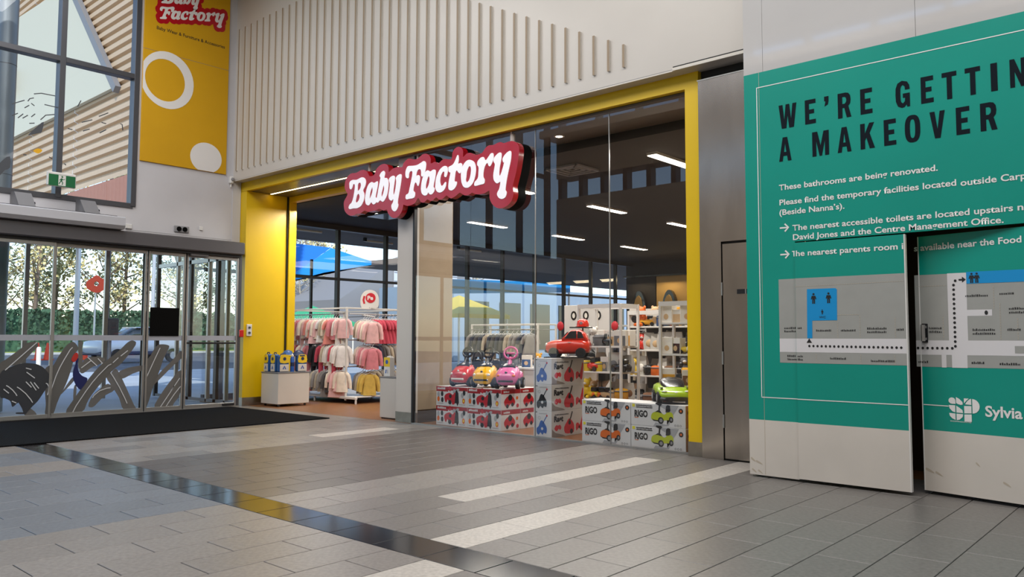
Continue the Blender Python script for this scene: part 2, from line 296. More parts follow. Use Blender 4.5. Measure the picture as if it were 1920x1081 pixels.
MURAL=[
 ('leaf',[(3.948,.895),(4.025,.962),(4.243,1.144),(4.313,1.214),(4.418,1.237),(4.447,1.166),(4.392,1.073),(4.242,.901),(4.1,.858),(4.012,.791),(3.954,.725)]),
 ('bird',[(3.954,.736),(4.07,.835),(4.232,.895),(4.356,.898),(4.463,.872),(4.573,.787),(4.653,.655),(4.65,.572),(4.584,.481),(4.483,.31),(4.412,.232),(4.363,.154),(4.313,.1),(4.278,.194),(4.223,.29),(4.144,.226),(4.11,.319),(4.028,.369),(3.966,.406)]),
 ('bird',[(4.203,.139),(4.327,.131),(4.328,.108),(4.204,.116)]),
 ('leaf2',[(4.163,.534),(4.234,.566),(4.343,.422),(4.411,.267),(4.382,.211),(4.437,.138),(4.46,.078),(4.324,.088),(4.278,.194),(4.168,.408)]),
 ('leaf',[(4.573,.481),(4.625,.526),(4.657,.477),(4.672,.075),(4.587,.081),(4.593,.233)]),
 ('leaf',[(4.561,.8),(4.646,.851),(4.655,.643),(4.619,.703)]),
 ('leaf',[(4.684,.107),(4.662,.714),(4.725,.902),(4.813,1.067),(4.892,1.182),(4.987,1.233),(5.069,1.129),(5.018,1.026),(4.977,.807),(4.903,.552),(4.826,.377),(4.773,.228),(4.731,.085)]),
 ('leaf2',[(5.071,1.233),(5.133,1.233),(5.124,1.116),(5.141,.985),(5.134,.842),(5.087,.791),(5.07,.934),(5.07,1.09)]),
 ('leaf2',[(5.1,.765),(5.144,.894),(5.191,.958),(5.29,.983),(5.466,.967),(5.493,.913),(5.394,.849),(5.295,.812),(5.151,.711)]),
 ('leaf2',[(4.826,.377),(4.893,.502),(4.995,.652),(5.021,.599),(4.929,.487)]),
 ('leaf2',[(5.255,.173),(5.312,.327),(5.409,.427),(5.558,.526),(5.664,.415),(5.513,.329),(5.415,.229),(5.33,.149)]),
 ('leaf2',[(5.528,.634),(5.603,.711),(5.678,.776),(5.761,.652),(5.892,.378),(6.002,.141),(6.045,.057),(5.832,.071),(5.747,.277),(5.637,.456)]),
 ('leaf2',[(5.72,.708),(5.879,.784),(6.13,.819),(6.139,.743),(5.972,.686),(5.775,.598)]),
 ('leaf2',[(5.02,.29),(5.024,.496),(5.06,.52),(5.06,.34)]),
 ('neck',[(5.033,.948),(5.075,.96),(5.066,.869),(5.082,.752),(5.14,.673),(5.228,.618),(5.158,.49),(5.111,.447),(5.035,.547),(4.996,.677),(5.002,.78),(5.029,.87)]),
 ('head',[(4.965,0.940),(4.985,1.000),(5.020,1.050),(5.060,1.045),(5.065,0.980),(5.040,0.930),(5.000,0.900)]),
 ('leaf',[(4.914,.079),(5.031,.302),(5.205,.566),(5.396,.81),(5.544,.939),(5.72,1.084),(5.861,1.226),(5.953,1.253),(5.996,1.178),(5.779,.881),(5.64,.763),(5.504,.608),(5.358,.429),(5.264,.29),(5.229,.214),(5.16,.082)]),
 ('leaf',[(6.152,.786),(6.254,.986),(6.358,1.157),(6.452,1.188),(6.565,1.172),(6.582,1.124),(6.492,.935),(6.42,.701),(6.332,.485),(6.276,.27),(6.205,.073),(6.174,.075)]),
 ('leaf2',[(6.332,.485),(6.42,.67),(6.622,.87),(6.764,1.027),(6.826,1.066),(6.83,.946),(6.689,.821),(6.532,.666),(6.363,.5)]),
 ('leaf2',[(6.36,.079),(6.448,.277),(6.632,.536),(6.806,.722),(6.838,.497),(6.803,.275),(6.709,.137),(6.647,.069)]),
]
VEINS=[[(4.0,.797),(4.206,1.005),(4.427,1.225)],[(4.172,.534),(4.299,.424),(4.399,.28)],[(4.024,.563),(4.112,.491),(4.177,.396)],[(4.285,.824),(4.364,.799)],[(4.297,.76),(4.416,.663)],[(4.293,.61),(4.374,.519)],[(4.355,.607),(4.444,.47)],[(4.408,.594),(4.48,.497)],[(4.579,.575),(4.624,.515),(4.607,.386)],[(3.991,.508),(4.064,.442)],[(4.109,.319),(4.171,.287)],[(4.673,.385),(4.743,.686),(4.852,.938),(4.976,1.143)],[(5.121,.803),(5.265,.918)],[(5.013,.079),(5.208,.423),(5.398,.678),(5.596,.858)],[(5.621,.878),(5.709,.963)],[(5.747,.99),(5.863,1.083)],[(5.213,.978),(5.368,.83)],[(5.376,.955),(5.455,.868)],[(5.588,.712),(5.739,.465),(5.879,.176)],[(5.311,.301),(5.42,.413),(5.596,.458)],[(6.172,.554),(6.302,.861),(6.42,1.125)],[(6.452,.074),(6.636,.347),(6.792,.579)],[(6.548,.068),(6.702,.296),(6.821,.434)],[(6.635,.362),(6.698,.439)],]
UPD= [('dark',[(4.291,4.6),(4.421,4.769),(4.507,4.854),(4.483,4.682),(4.445,4.653),(4.31,4.593)]),('yellow',[(4.374,4.353),(4.435,4.397),(4.504,4.376),(4.447,4.311),(4.378,4.332)]),('dark',[(3.88,4.007),(3.949,4.126),(4.039,4.195),(4.046,4.014),(3.974,3.959),(3.886,3.839)])]
UPS= [[(4.036,5.047),(4.213,5.148)],[(4.261,5.142),(4.288,5.192),(4.346,5.217)],[(4.344,5.283),(4.45,5.319),(4.66,5.324)],[(4.506,5.143),(4.708,5.136)],[(4.129,4.839),(4.202,4.921)],[(4.195,4.847),(4.27,4.913)],[(4.319,4.895),(4.375,4.958)],[(4.294,4.783),(4.371,4.803)],[(4.457,4.876),(4.532,4.97),(4.662,5.009)],[(4.043,4.858),(4.126,4.915)],[(4.217,5.022),(4.283,5.081)],[(4.31,5.12),(4.36,5.088)],[(5.015,5.223),(5.064,5.338)],[(5.088,4.964),(5.256,5.045)],[(5.114,4.82),(5.219,4.876)],[(5.383,4.839),(5.49,4.919)],[(5.362,5.126),(5.514,5.222)],[(5.409,5.031),(5.487,5.024)],[(5.721,5.072),(5.755,5.067),(5.77,4.963)],[(4.226,4.256),(4.274,4.258)],[(4.873,4.817),(4.946,4.809)],[(4.843,4.213),(4.868,4.19)],[(4.607,4.284),(4.658,4.259)]]
# ---------------------------------------------------------------- material palette
for n,c in (('tile_grey','6a6663'),('tile_pale','7a7571'),('tile_light','aca69f'),('tile_dark','524c49'),('tile_blue_sheen','666a71'),('tile_strip','211f20')):  # the bluish grey is a mid-dark tile with window reflection put into its colour
    m=mat(n,c,.36 if n!='tile_strip' else .14,spec=.5,noise=.2 if n!='tile_strip' else .05,nscale=34,bump=.08 if n!='tile_strip' else 0,bscale=160)
    t=m.node_tree; b=t.nodes['Principled BSDF']; oi=t.nodes.new('ShaderNodeObjectInfo'); mr=t.nodes.new('ShaderNodeMapRange')
    mr.inputs['To Min'].default_value=.93; mr.inputs['To Max'].default_value=1.07; t.links.new(oi.outputs['Random'],mr.inputs[0])
    l=b.inputs['Base Color'].links[0]; src=l.from_socket; vm=t.nodes.new('ShaderNodeVectorMath'); vm.operation='SCALE'
    t.links.new(src,vm.inputs[0]); t.links.new(mr.outputs[0],vm.inputs['Scale']); t.links.new(vm.outputs[0],b.inputs['Base Color'])
mat('ceil_tan','a8987f',.6); mat('joint','2b2927',.8); mat('white_wall','c9c8cc',.45,noise=.03,nscale=2); mat('panel_white','c4beb7',.35,noise=.02,nscale=1.5)
mat('fin_bronze','937f66',.45); mat('fin_cream','d2ccc2',.4)
mat('yellow','dbb604',.38,noise=.02,nscale=3); mat('banner_yellow','cf9d00',.5,noise=.03,nscale=2); mat('brushed','bdb6ae',.2,1,noise=.10,nscale=5,stretch=(1,1,.3),bump=.06,bscale=1.6)
mat('kick_steel','a39d94',.32,1,noise=.12,nscale=9); mat('seam','1c1a19',.7); mat('alu_dark','55565b',.4,.5); mat('alu','a3a2a0',.35,.7); mat('frame_black','26272a',.4,.3)
mat('header_grey','5d5c60',.4,.3); mat('curtain_white','b9bac0',.4); mat('bracket_grey','77777a',.5); mat('black','050505',.8,spec=.1); mat('rubber','17171a',.8)
mat('mat_black','08080a',.95,spec=.15,noise=.3,nscale=60,wave=('Y',14,.9)); mat('soffit','5b544d',.3,noise=.05); mat('led','ffdf9c',.5,emit=9); mat('led_cool','fff3df',.5,emit=7)
mat('teal','0a9080',.28,noise=.04,nscale=1.2); mat('hoard_gloss','c3c1c0',.05,noise=.02,nscale=1.5,spec=1,coat=1); mat('hoard_white','cdc6bd',.32,noise=.035,nscale=2.5); mat('navy_ink','07121c',.7,spec=.15); mat('white_ink','e4e2e0',.45); mat('map_grey','9a9b97',.45,noise=.03); mat('map_road','d3d1d3',.45); mat('map_blue','0a8ccb',.4); mat('ink','1a1a1c',.5); mat('scuff','b5a998',.6)
mat('sign_red','b0101e',.22,coat=.2); mat('sign_red_side','a30a12',.25); mat('letter_white','f3f0f4',.35,emit=.25); mat('letter_edge','4a2a52',.5)
mat('exit_green','0a5c33',.4,emit=.12); mat('alarm_red','c01818',.4); mat('plastic_white','d9d7d4',.4); mat('plastic_grey','8f8f92',.45)
mat('wood_floor','7d5434',.42,noise=.22,nscale=6,stretch=(1,6,1)); mat('shop_ceiling','24201f',.75); mat('shop_wall','8a7a66',.7); mat('niche_wall','e0b469',.7); mat('shop_dark','35302e',.7)
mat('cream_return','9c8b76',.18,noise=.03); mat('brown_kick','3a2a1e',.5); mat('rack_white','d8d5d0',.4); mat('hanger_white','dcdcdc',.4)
mat('mural_leaf','5d5b58',.55,alpha=.93); mat('mural_leaf2','6a6763',.55,alpha=.85); mat('mural_bird','2d3036',.55); mat('mural_neck','0e1a55',.5); mat('mural_head','b3281f',.5); mat('vein','c9ccd0',.5); mat('frost','aeb1bb',.6,alpha=.8); mat('decal_dark','43464c',.6); mat('decal_yellow','dba414',.6)
mat('cladding','bfa587',.5,noise=.05,nscale=1.2,stretch=(.2,1,1)); mat('cream_board','c4c1ae',.55); mat('terracotta','a3705f',.7,noise=.05); mat('column_grey','7d8790',.4,.2); mat('ext_soffit','6d625b',.8)
mat('pave','b4bdc7',.7,noise=.08,nscale=.7); mat('asphalt','5c6067',.8,noise=.1,nscale=.4); mat('kerb','b5b8b6',.8); mat('grass','8f9a3e',.9,noise=.3,nscale=3); mat('hedge','3d5c45',.9,noise=.4,nscale=2.5); mat('bark','6d5f52',.9,noise=.2); mat('bark_pale','a39c90',.9,noise=.2)
mat('leaf_yellow','c4b67e',.8,noise=.35,nscale=.6); mat('leaf_olive','8b9270',.8,noise=.35,nscale=.6); mat('leaf_grey','aca798',.8,noise=.3,nscale=.6); mat('cone_orange','e2431b',.6); mat('sail_blue','0b72d6',.6,emit=0); mat('sail_blue_light','2ba4f5',.6); mat('tent_green','3fae7a',.6); mat('tent_yellow','d9c04a',.6); mat('roof_grey','8a8a8c',.7); mat('bldg_white','c9ced6',.7); mat('car_white','d3dae2',.25,coat=.5); mat('galv','b9bec6',.4,.4)
# ---------------------------------------------------------------- floor
floor=struct('floor')
MB().box((-14.2,-2.2,-.08),(12,8.16,-.006)).ob('floor_base','joint',floor,smooth=0)
def tilecol(k,y):
    if 3.24<=y<3.575: return 'tile_strip'
    if y>3.575:
        if k==7: return 'tile_light'
        if k==10 and 4.57<y<7.57: return 'tile_light'
        if k==9 and 4.2<y<5.3: return 'tile_pale'
        if k==23 and 6.25<y<7.57: return 'tile_light'
        if 14<=k<=21: return 'tile_dark'
        if 11<=k<=13: return 'tile_pale' if k!=11 else 'tile_grey'
        if k>=22: return 'tile_pale' if (k*7+int(y*1.5))%5 else 'tile_grey'
        return 'tile_grey'
    if k==6: return 'tile_light'
    if 7<=k<=13: return 'tile_pale'
    if 14<=k<=21: return 'tile_blue_sheen'
    if k>=22: return 'tile_pale' if k in (22,23,27,28) else 'tile_blue_sheen'
    return 'tile_grey'
tiles=[]
P=.3335
for k in range(-12,29):
    x1=-1.23-P*k; x0=x1-P
    if x0<-10.9: x0=-10.9
    cuts={-2.2,3.24,3.575,8.16}
    for j in range(-17,16):
        if (j-k)%2==0:
            y=3.24+P*j
            if not 3.2<y<3.6: cuts.add(y)
    if k in (10,23): cuts.add(7.57)
    if k==23: cuts.add(6.25)
    cs=sorted(c for c in cuts if -2.2<=c<=8.16)
    for a,b in zip(cs,cs[1:]):
        if a>=3.239 and b<=3.58: continue
        if b-a>.06: tiles.append((x0,a,x1,b,tilecol(k,(a+b)/2)))
x=-4.07+.455*14
while x>-10.9:
    tiles.append((max(x-.455,-10.9),3.24,x,3.575,'tile_strip')); x-=.455
for a in [8.16-.667*i for i in range(17)]:
    for k in range(5):
        pass
def inview(x,y,z=0):
    v=Vector((x,y,z-1.3)); d=v.dot(fw)
    if d<.3: return False
    return abs(v.dot(r2)/d)<.70 and abs(v.dot(u2)/d)<.40
vis=[t for t in tiles if inview((t[0]+t[2])/2,(t[1]+t[3])/2)]; vis.sort(key=lambda t:(t[0]+t[2])**2+(t[1]+t[3])**2)
near=set(vis[:296]); tm={}; far=MB(); fm=['tile_grey','tile_pale','tile_light','tile_dark','tile_blue_sheen','tile_strip']
def tilemesh(m,w,l,x,y,ma,mb_): m.mi(ma).box((x-w/2,y-l/2,-.008),(x+w/2,y+l/2,0),.0025)
for t in tiles:
    w=round(t[2]-t[0]-.006,3); l=round(t[3]-t[1]-.006,3); cx,cy=(t[0]+t[2])/2,(t[1]+t[3])/2
    if t in near:
        key=(w,l,t[4])
        if key not in tm:
            q=MB(); tilemesh(q,w,l,0,0,0,0); tm[key]=q.mesh('floor_tile',t[4],smooth=0)
        link('floor_tile',tm[key],floor,loc=(cx,cy,0))
    else: tilemesh(far,w,l,cx,cy,fm.index(t[4]),0)
far.ob('distant_floor_tiles',fm,floor,smooth=0,fix=False,kind='stuff')
# entrance mat and sub-floor beside it
MB().box((-14.2,-2.2,-.006),(-10.9,8.16,-.001)).ob('mat_well_floor','tile_pale',floor,smooth=0)
mt=MB().box((-14.0,-1.95,0),(-10.86,7.76,.016),.006)
o=mt.ob('entrance_mat','mat_black',smooth=0); tag(o,'large black ribbed entrance mat in front of the glass doors','mat')
# ---------------------------------------------------------------- left wall, window, doors
X=-14.32
wl=struct('wall_left')
q=MB(); q.box((X-.25,5.98,2.9),(X,8.16,8.4)); q.box((X-.25,-2.2,2.9),(X,5.98,3.62)); q.ob('wall_panel','white_wall',wl,smooth=0)
MB().box((X-.001,5.98,3.2),(X+.003,7.95,3.206)).ob('panel_joint','plastic_grey',wl,smooth=0)
MB().box((X,7.86,3.12),(X+.012,8.03,4.35)).ob('panel_return','white_wall',wl,smooth=0)
w1=struct('window_1')
ys=[5.96-1.22*i for i in range(7)]
for i,y in enumerate(ys): MB().box((X-.16,y-.045,3.62),(X+.03,y+.045,8.4),.004).ob('mullion','alu_dark',w1)
for z in (3.63,5.96,8.2): MB().box((X-.15,ys[-1],z-.045),(X+.02,ys[0],z+.045),.004).ob('transom','alu_dark',w1)
for i in range(6):
    for a,b in ((3.67,5.91),(6.0,8.16)):
        MB().add([(X-.06,ys[i+1]+.04,a),(X-.06,ys[i]-.04,a),(X-.06,ys[i]-.04,b),(X-.06,ys[i+1]+.04,b)],[(0,1,2,3)]).ob('pane','glass',w1,smooth=0,fix=False)
fy=lambda x:(lambda a,b,d:(x+d,a,b))
for n,p in UPD: MB().plate([smooth2(p,n=2)],.002,fy(X-.05)).ob('bird_decal','decal_dark' if n=='dark' else 'decal_yellow',w1,smooth=0)
q=MB()
for p in UPS: q.plate([ribbon(p,.016)],.002,fy(X-.05))
q.ob('feather_decal','decal_dark',w1,smooth=0)
# sliding doors
d1=struct('door_1'); XD=-14.1
def leaf(name,y0,y1,x,frost=True,mid=False):
    lf=link(name,None,d1)
    e=.035
    MB().box((x-.025,y0,.02),(x+.025,y0+e,2.84),.003).ob('stile','alu',lf); MB().box((x-.025,y1-e,.02),(x+.025,y1,2.84),.003).ob('stile','alu',lf)
    MB().box((x-.025,y0+e,.02),(x+.025,y1-e,.085),.003).ob('bottom_rail','alu',lf); MB().box((x-.025,y0+e,2.78),(x+.025,y1-e,2.84),.003).ob('top_rail','alu',lf)
    MB().add([(x,y0+e,.08),(x,y1-e,.08),(x,y1-e,2.8),(x,y0+e,2.8)],[(0,1,2,3)]).ob('glass_pane','glass',lf,smooth=0,fix=False)
    MB().box((x+.004,y0+e,1.255),(x+.007,y1-e,1.345)).ob('frosted_band','frost',lf,smooth=0)
    if mid: MB().box((x-.03,y0+e,1.19),(x+.03,y1-e,1.225),.004).ob('push_bar','frame_black',lf)
    return lf
lA=leaf('door_leaf',3.1,4.655,-14.04); leaf('door_leaf',1.55,3.1,-14.04); leaf('door_leaf',0,1.55,-14.1)
lB=leaf('door_leaf',4.655,6.15,XD); lC=leaf('door_leaf',6.17,6.85,XD); lD=leaf('door_leaf',6.87,7.9,XD,mid=True)
MB().box((XD-.04,7.9,0),(XD+.03,7.96,2.9),.004).ob('jamb','alu_dark',d1); MB().box((XD-.05,6.10,0),(XD-.028,6.17,2.84)).ob('jamb','frame_black',d1)
MB().box((XD-.05,6.83,0),(XD-.028,6.9,2.84)).ob('jamb','frame_black',d1); MB().box((XD-.08,0,0),(XD+.07,7.95,.02)).ob('threshold','alu',d1)
MB().box((XD+.02,7.62,.03),(XD+.05,7.86,.075),.005).ob('floor_lock','frame_black',lD)
MB().box((-14.31,6.9,2.8),(-14.0,7.25,2.87),.01).ob('door_sensor','bracket_grey',d1)
MS={'leaf':'mural_leaf','leaf2':'mural_leaf2','bird':'mural_bird','neck':'mural_neck','head':'mural_head'}
NM={'leaf':'mural_leaf','leaf2':'mural_leaf','bird':'mural_bird_body','neck':'mural_bird_neck','head':'mural_bird_head'}
for i,(n,p) in enumerate(MURAL):
    d={'leaf2':.008,'leaf':.011,'bird':.014,'neck':.016,'head':.018}[n]+ (i%3)*.0007
    cy=sum(a for a,b in p)/len(p); par=lA if cy<4.63 else (lB if cy<6.15 else lC)
    xx=(-14.04 if par is lA else XD)+d
    if par is lA: p=[(a-.02 if a<4.4 else a,b) for a,b in p]
    MB().plate([smooth2(p,n=3)],.0006,fy(xx)).ob(NM[n],MS[n],par,smooth=0)
for p in VEINS:
    cy=sum(a for a,b in p)/len(p); par=lA if cy<4.63 else (lB if cy<6.15 else lC)
    MB().plate([ribbon(smooth2(p,n=2)[:2*len(p)-1],.014)],.0005,fy((-14.04 if par is lA else XD)+.021)).ob('mural_vein','vein',par,smooth=0)
MB().box((XD+.012,6.225,1.335),(XD+.02,6.75,1.84)).ob('black_notice','black',lC,smooth=0)
# header and fittings
t1=struct('trim_1'); MB().box((-14.32,-2.2,2.885),(-13.9,7.925,3.125),.02).ob('door_header','header_grey',t1); MB().box((-14.3,-2.2,2.84),(-13.99,7.9,2.885)).ob('door_track','frame_black',t1)
ac=thing('air_curtain','long white air curtain above the glass entrance doors','air curtain')
sec=[(-14.30,3.34),(-13.78,3.34),(-13.75,3.32),(-13.75,3.19),(-13.80,3.13),(-13.92,3.13),(-14.3,3.13)]
q=MB(); q.loft([[(a,y,b) for a,b in sec] for y in (1.2,5.62)]); q.ob('housing','curtain_white',ac)
MB().box((-13.95,1.25,3.341),(-13.8,5.5,3.35)).ob('outlet_grille','frame_black',ac,smooth=0)
for y in (4.17,5.14):
    q=MB(); q.plate([[(-14.31,3.341),(-13.86,3.341),(-13.92,3.40),(-14.12,3.60),(-14.31,3.62)]],.24,lambda a,b,d:(a,y-.12+d,b)); q.ob('bracket','bracket_grey',ac)
    MB().ell((-13.99,y+.125,3.42),(.06,.012,.03)).ob('bracket_slot','black',ac)
ex=thing('exit_sign','green running man exit sign in front of the tall window','exit sign',(-14.05,4.7,3.87))
MB().box((-.03,-.215,-.115),(.03,.215,.115),.012).ob('housing','plastic_white',ex)
MB().box((.031,-.2,-.11),(.033,.2,.075)).ob('face','exit_green',ex,smooth=0)
MB().box((.034,-.055,-.1),(.0345,.055,.07)).ob('picture_panel','plastic_white',ex,smooth=0)
q=MB()
for pts,w in (([(-.005,.02),(-.012,-.02)],.026),([(-.012,-.02),(-.035,-.05),(-.045,-.08)],.014),([(-.012,-.02),(.01,-.05),(.002,-.085)],.014),([(-.005,.015),(.025,.0),(.04,.015)],.011),([(-.005,.015),(-.03,.0),(-.035,-.02)],.011)): q.plate([ribbon(pts,w)],.0005,fy(.035))
q.plate([disc(0,.045,.014)],.0005,fy(.035)); q.ob('running_figure','exit_green',ex,smooth=0)
MB().tube([(-.01,0,.115),(-.27,0,.115)],.012).ob('arm','plastic_grey',ex)
po=thing('power_outlet','double power outlet above the right end of the door header','outlet',(X,6.855,3.31))
MB().box((0,-.14,-.06),(.03,.14,.06),.008).ob('plate','plastic_grey',po)
for s in (-.055,.055): MB().lathe([(.045,.03),(.042,.05),(.02,.052)],12,(0,s,0),'x').ob('socket','black',po)
o=MB().box((X,5.84,3.22),(X+.04,5.95,3.30),.006).ob('motion_sensor','plastic_white'); tag(o,'small white sensor box at the end of the air curtain','sensor')
o=MB().box((X,7.2,3.33),(X+.025,7.26,3.4),.004).ob('wall_switch','plastic_white'); tag(o,'tiny white switch right of the double power outlet','switch')
cm=thing('security_camera','small white camera in the corner beside the yellow banner','camera',(X+.04,7.8,4.37))
MB().box((-.04,-.035,-.07),(.05,.04,.07),.015).ob('body','plastic_white',cm); MB().lathe([(.03,0),(.03,.03),(.02,.035)],12,(.05,0,.01),'x').ob('lens','plastic_grey',cm); MB().tube([(0,0,-.07),(0,0,-.14)],.014).ob('cable_gland','plastic_white',cm)
# banner
bn=thing('wall_banner','tall yellow shop banner with red logo and white circles on the left wall','banner')
MB().box((X,6.05,4.465),(X+.03,7.70,8.15),.004).ob('board','banner_yellow',bn)
MB().box((X+.03,6.05,6.515),(X+.0315,7.70,6.523)).ob('panel_seam','fin_bronze',bn,smooth=0)
def clip(p,y0,y1,z0=0): return [(min(max(a,y0),y1),max(b,z0)) for a,b in p]
MB().plate([clip(disc(6.5,6.03,.50,40,.53),6.055,9), disc(6.46,6.02,.37,36,.39)],.002,fy(X+.031)).ob('white_ring','white_ink',bn,smooth=0)
MB().plate([clip(disc(7.285,4.72,.315,36,.29),0,9,4.47)],.002,fy(X+.031)).ob('white_disc','white_ink',bn,smooth=0)
# logo on the banner: the same letters as the shop sign, set on two lines
def lmap(p,x0,z0,y0,w0,s,sz): return [(y0+(a-x0)*s,w0+(b-z0)*sz+(a-x0)*.24*s) for a,b in p]
plate_l=[]
for key in 'F a2 c t o r y2'.split():
    L=[lmap(l,-9.30,3.436,6.32,7.13,.575,.46) for l in LOGO[key]]; plate_l.append((key,L))
for key in 'B a b y'.split():
    L=[lmap(l,-10.73,3.434,6.34,7.43,.55,.5) for l in LOGO[key]]; plate_l.append((key,L))
q=MB()
for key,L in plate_l:
    o=L[0]; cx=sum(a for a,b in o)/len(o); 
    for a,b in o[::2]: q.plate([disc(a,b,.085,14)],.003+(.0001*(R.random())),fy(X+.031))
    q.plate([[(a,b) for a,b in o]],.003,fy(X+.031))
q.plate([[(6.33,7.1),(7.5,7.38),(7.5,7.55),(6.33,7.4)]],.003,fy(X+.031)); q.plate([[(6.35,7.4),(7.05,7.55),(7.05,7.78),(6.35,7.7)]],.003,fy(X+.031))
q.ob('logo_badge','sign_red',bn,smooth=0)
q=MB()
for key,L in plate_l: MB().plate([smooth2(l,n=2) for l in L],.002,fy(X+.0345)).ob('logo_letter','white_ink',bn,smooth=0)
RY=Matrix.Rotation(pi/2,4,'Z')@Matrix.Rotation(pi/2,4,'X')
text('Baby Wear & Furniture & Accessories',.09,'ink',bn,(X+.032,6.27,6.93),RY,width=1.33,bold=.001)
# ---------------------------------------------------------------- facade panel with fins
wf=struct('wall_back')
MB().box((X-.2,7.87,4.352),(12,8.2,8.4)).ob('upper_panel','panel_white',wf,smooth=0)
MB().box((X,7.868,4.352),(-3.4,7.8705,4.362)).ob('edge_strip','fin_cream',wf,smooth=0)
MB().box((X,7.868,4.372),(-4.45,7.8695,4.376)).ob('panel_joint','plastic_grey',wf,smooth=0)
MB().box((-4.55,7.85,4.352),(-3.4,7.87,4.388),.002).ob('loose_edge_strip','fin_cream',wf); MB().box((-4.55,7.862,4.388),(-3.4,7.869,4.405)).ob('panel_gap','seam',wf,smooth=0)
fm_={}
for i in range(42):
    x=-14.178+i*.21878; top=min(7.36,4.823+.497*(-5.207-x)); top=max(top,4.8)
    q=MB(); q.mi(0).box((-.014,-.001,0),(.014,.004,top-4.545)); q.mi(1).box((-.0135,.004,.001),(.0135,.03,top-4.547))
    q.ob('fin',['fin_bronze','fin_cream'],wf,loc=(x,7.84,4.545),smooth=0,fix=False)
# ---------------------------------------------------------------- yellow shopfront frame
yf=struct('trim_2')
MB().box((-14.33,8.04,.16),(-14.1,8.95,4.17)).ob('left_pier','yellow',yf,smooth=0)
MB().box((-14.335,8.035,0),(-14.095,8.955,.16)).ob('kick_plate','kick_steel',yf,smooth=0)
MB().box((-14.33,8.04,4.175),(-4.33,8.12,4.36)).ob('lintel','yellow',yf,smooth=0)
MB().box((-4.5,8.04,.16),(-4.32,8.3,4.175)).ob('right_pier','yellow',yf,smooth=0)
MB().box((-4.505,8.035,0),(-4.315,8.3,.16)).ob('kick_plate','kick_steel',yf,smooth=0)
MB().box((-14.12,8.97,0),(-14.04,9.13,4.17)).ob('inner_jamb','yellow',yf,smooth=0); MB().box((-14.1,8.94,0),(-14.075,8.98,4.17)).ob('jamb_shadow_gap','seam',yf,smooth=0)
MB().box((-14.04,8.98,4.06),(-9.7,9.12,4.17)).ob('inner_head','yellow',yf,smooth=0)
MB().box((-14.32,8.12,4.172),(-4.33,9.14,4.24)).ob('recess_soffit','soffit',yf,smooth=0)
ls=thing('strip_light','long warm light strip in the recess above the shop entrance','light',(0,0,0)); MB().box((-14.04,8.52,4.162),(-9.9,8.555,4.172)).ob('diffuser','led',ls,smooth=0); MB().box((-14.05,8.505,4.166),(-9.89,8.57,4.1722)).ob('housing','soffit',ls,smooth=0)
dl=thing('downlight','round white downlight set in the ceiling behind the shop glass','light',(-6.9,8.75,4.165)); MB().lathe([(.075,0),(.075,.01),(.05,.01)],20).ob('trim_ring','plastic_white',dl); MB().lathe([(.05,-.002),(.05,.004)],18).ob('lamp','led_cool',dl)
fa=thing('fire_alarm_point','red fire alarm box at the edge of the yellow pier','alarm',(-14.08,7.975,1.39))
MB().box((-.03,-.045,-.07),(.03,.045,.07),.008).ob('body','alarm_red',fa); MB().box((-.022,-.048,-.05),(.022,-.046,.05)).ob('label_plate','plastic_white',fa,smooth=0)
cp=thing('door_control_panel','pale door control plate with two round buttons on the yellow pier','switch',(-14.095,8.15,1.455))
MB().box((0,-.055,-.115),(.02,.055,.115),.006).ob('plate','plastic_white',cp)
for z in (.05,-.05): MB().lathe([(.03,.02),(.03,.026),(.01,.028)],14,(0,0,z),'x').ob('button','plastic_grey',cp); MB().box((.021,-.02,z-.012),(.0285,.02,z+.012)).ob('button_mark','ink',cp,smooth=0)
# ---------------------------------------------------------------- steel wall with door
sw=struct('wall_right')
MB().box((-4.31,8.0,0),(-4.055,8.15,4.22)).ob('steel_panel','brushed',sw,smooth=0); MB().box((-4.055,8.0,2.37),(-2.6,8.15,4.22)).ob('steel_panel','brushed',sw,smooth=0); MB().box((-3.1,8.0,0),(-2.6,8.15,2.37)).ob('steel_panel','brushed',sw,smooth=0)
MB().box((-4.32,7.995,4.215),(-2.6,8.1,4.228)).ob('steel_cap','alu',sw,smooth=0); MB().box((-4.32,8.1,4.22),(-2.6,8.16,4.36)).ob('recess','seam',sw,smooth=0)
d2=struct('door_2'); MB().box((-4.04,7.998,.02),(-3.12,8.04,2.345),.004).ob('door_panel','brushed',d2); MB().box((-4.06,8.03,0),(-3.09,8.1,2.375)).ob('door_gap','seam',d2,smooth=0)
for z in (.42,1.1,1.85): MB().tube([(-4.045,7.99,z-.07),(-4.045,7.99,z+.07)],.009).ob('hinge','alu',d2)
MB().box((-3.87,7.99,1.79),(-3.72,7.997,1.84)).ob('sign_plate','frame_black',d2,smooth=0); MB().box((-3.775,7.986,1.79),(-3.762,7.99,1.84)).ob('sign_rivet','alu',d2,smooth=0)
# ---------------------------------------------------------------- white column, return wall, shop glass
t3=struct('trim_3'); MB().box((-9.74,8.2,.16),(-9.31,8.27,4.17)).ob('column','panel_white',t3,smooth=0); MB().box((-9.745,8.195,0),(-9.305,8.27,.16)).ob('kick_plate','kick_steel',t3,smooth=0)
MB().box((-9.74,8.27,.2),(-9.31,9.0,4.17)).ob('return_wall','cream_return',t3,smooth=0); MB().box((-9.74,8.27,0),(-9.315,9.0,.2)).ob('kick_board','brown_kick',t3,smooth=0)
w2=struct('window_2')
MB().box((-9.31,8.14,0),(-9.275,8.2,4.17)).ob('frame_post','frame_black',w2,smooth=0)
for a,b in ((-9.275,-8.07),(-8.065,-6.848),(-6.843,-5.638),(-5.633,-4.5)):
    MB().add([(a,8.16,.015),(b,8.16,.015),(b,8.16,4.17),(a,8.16,4.17)],[(0,1,2,3)]).ob('glass_pane','shop_glass',w2,smooth=0,fix=False)
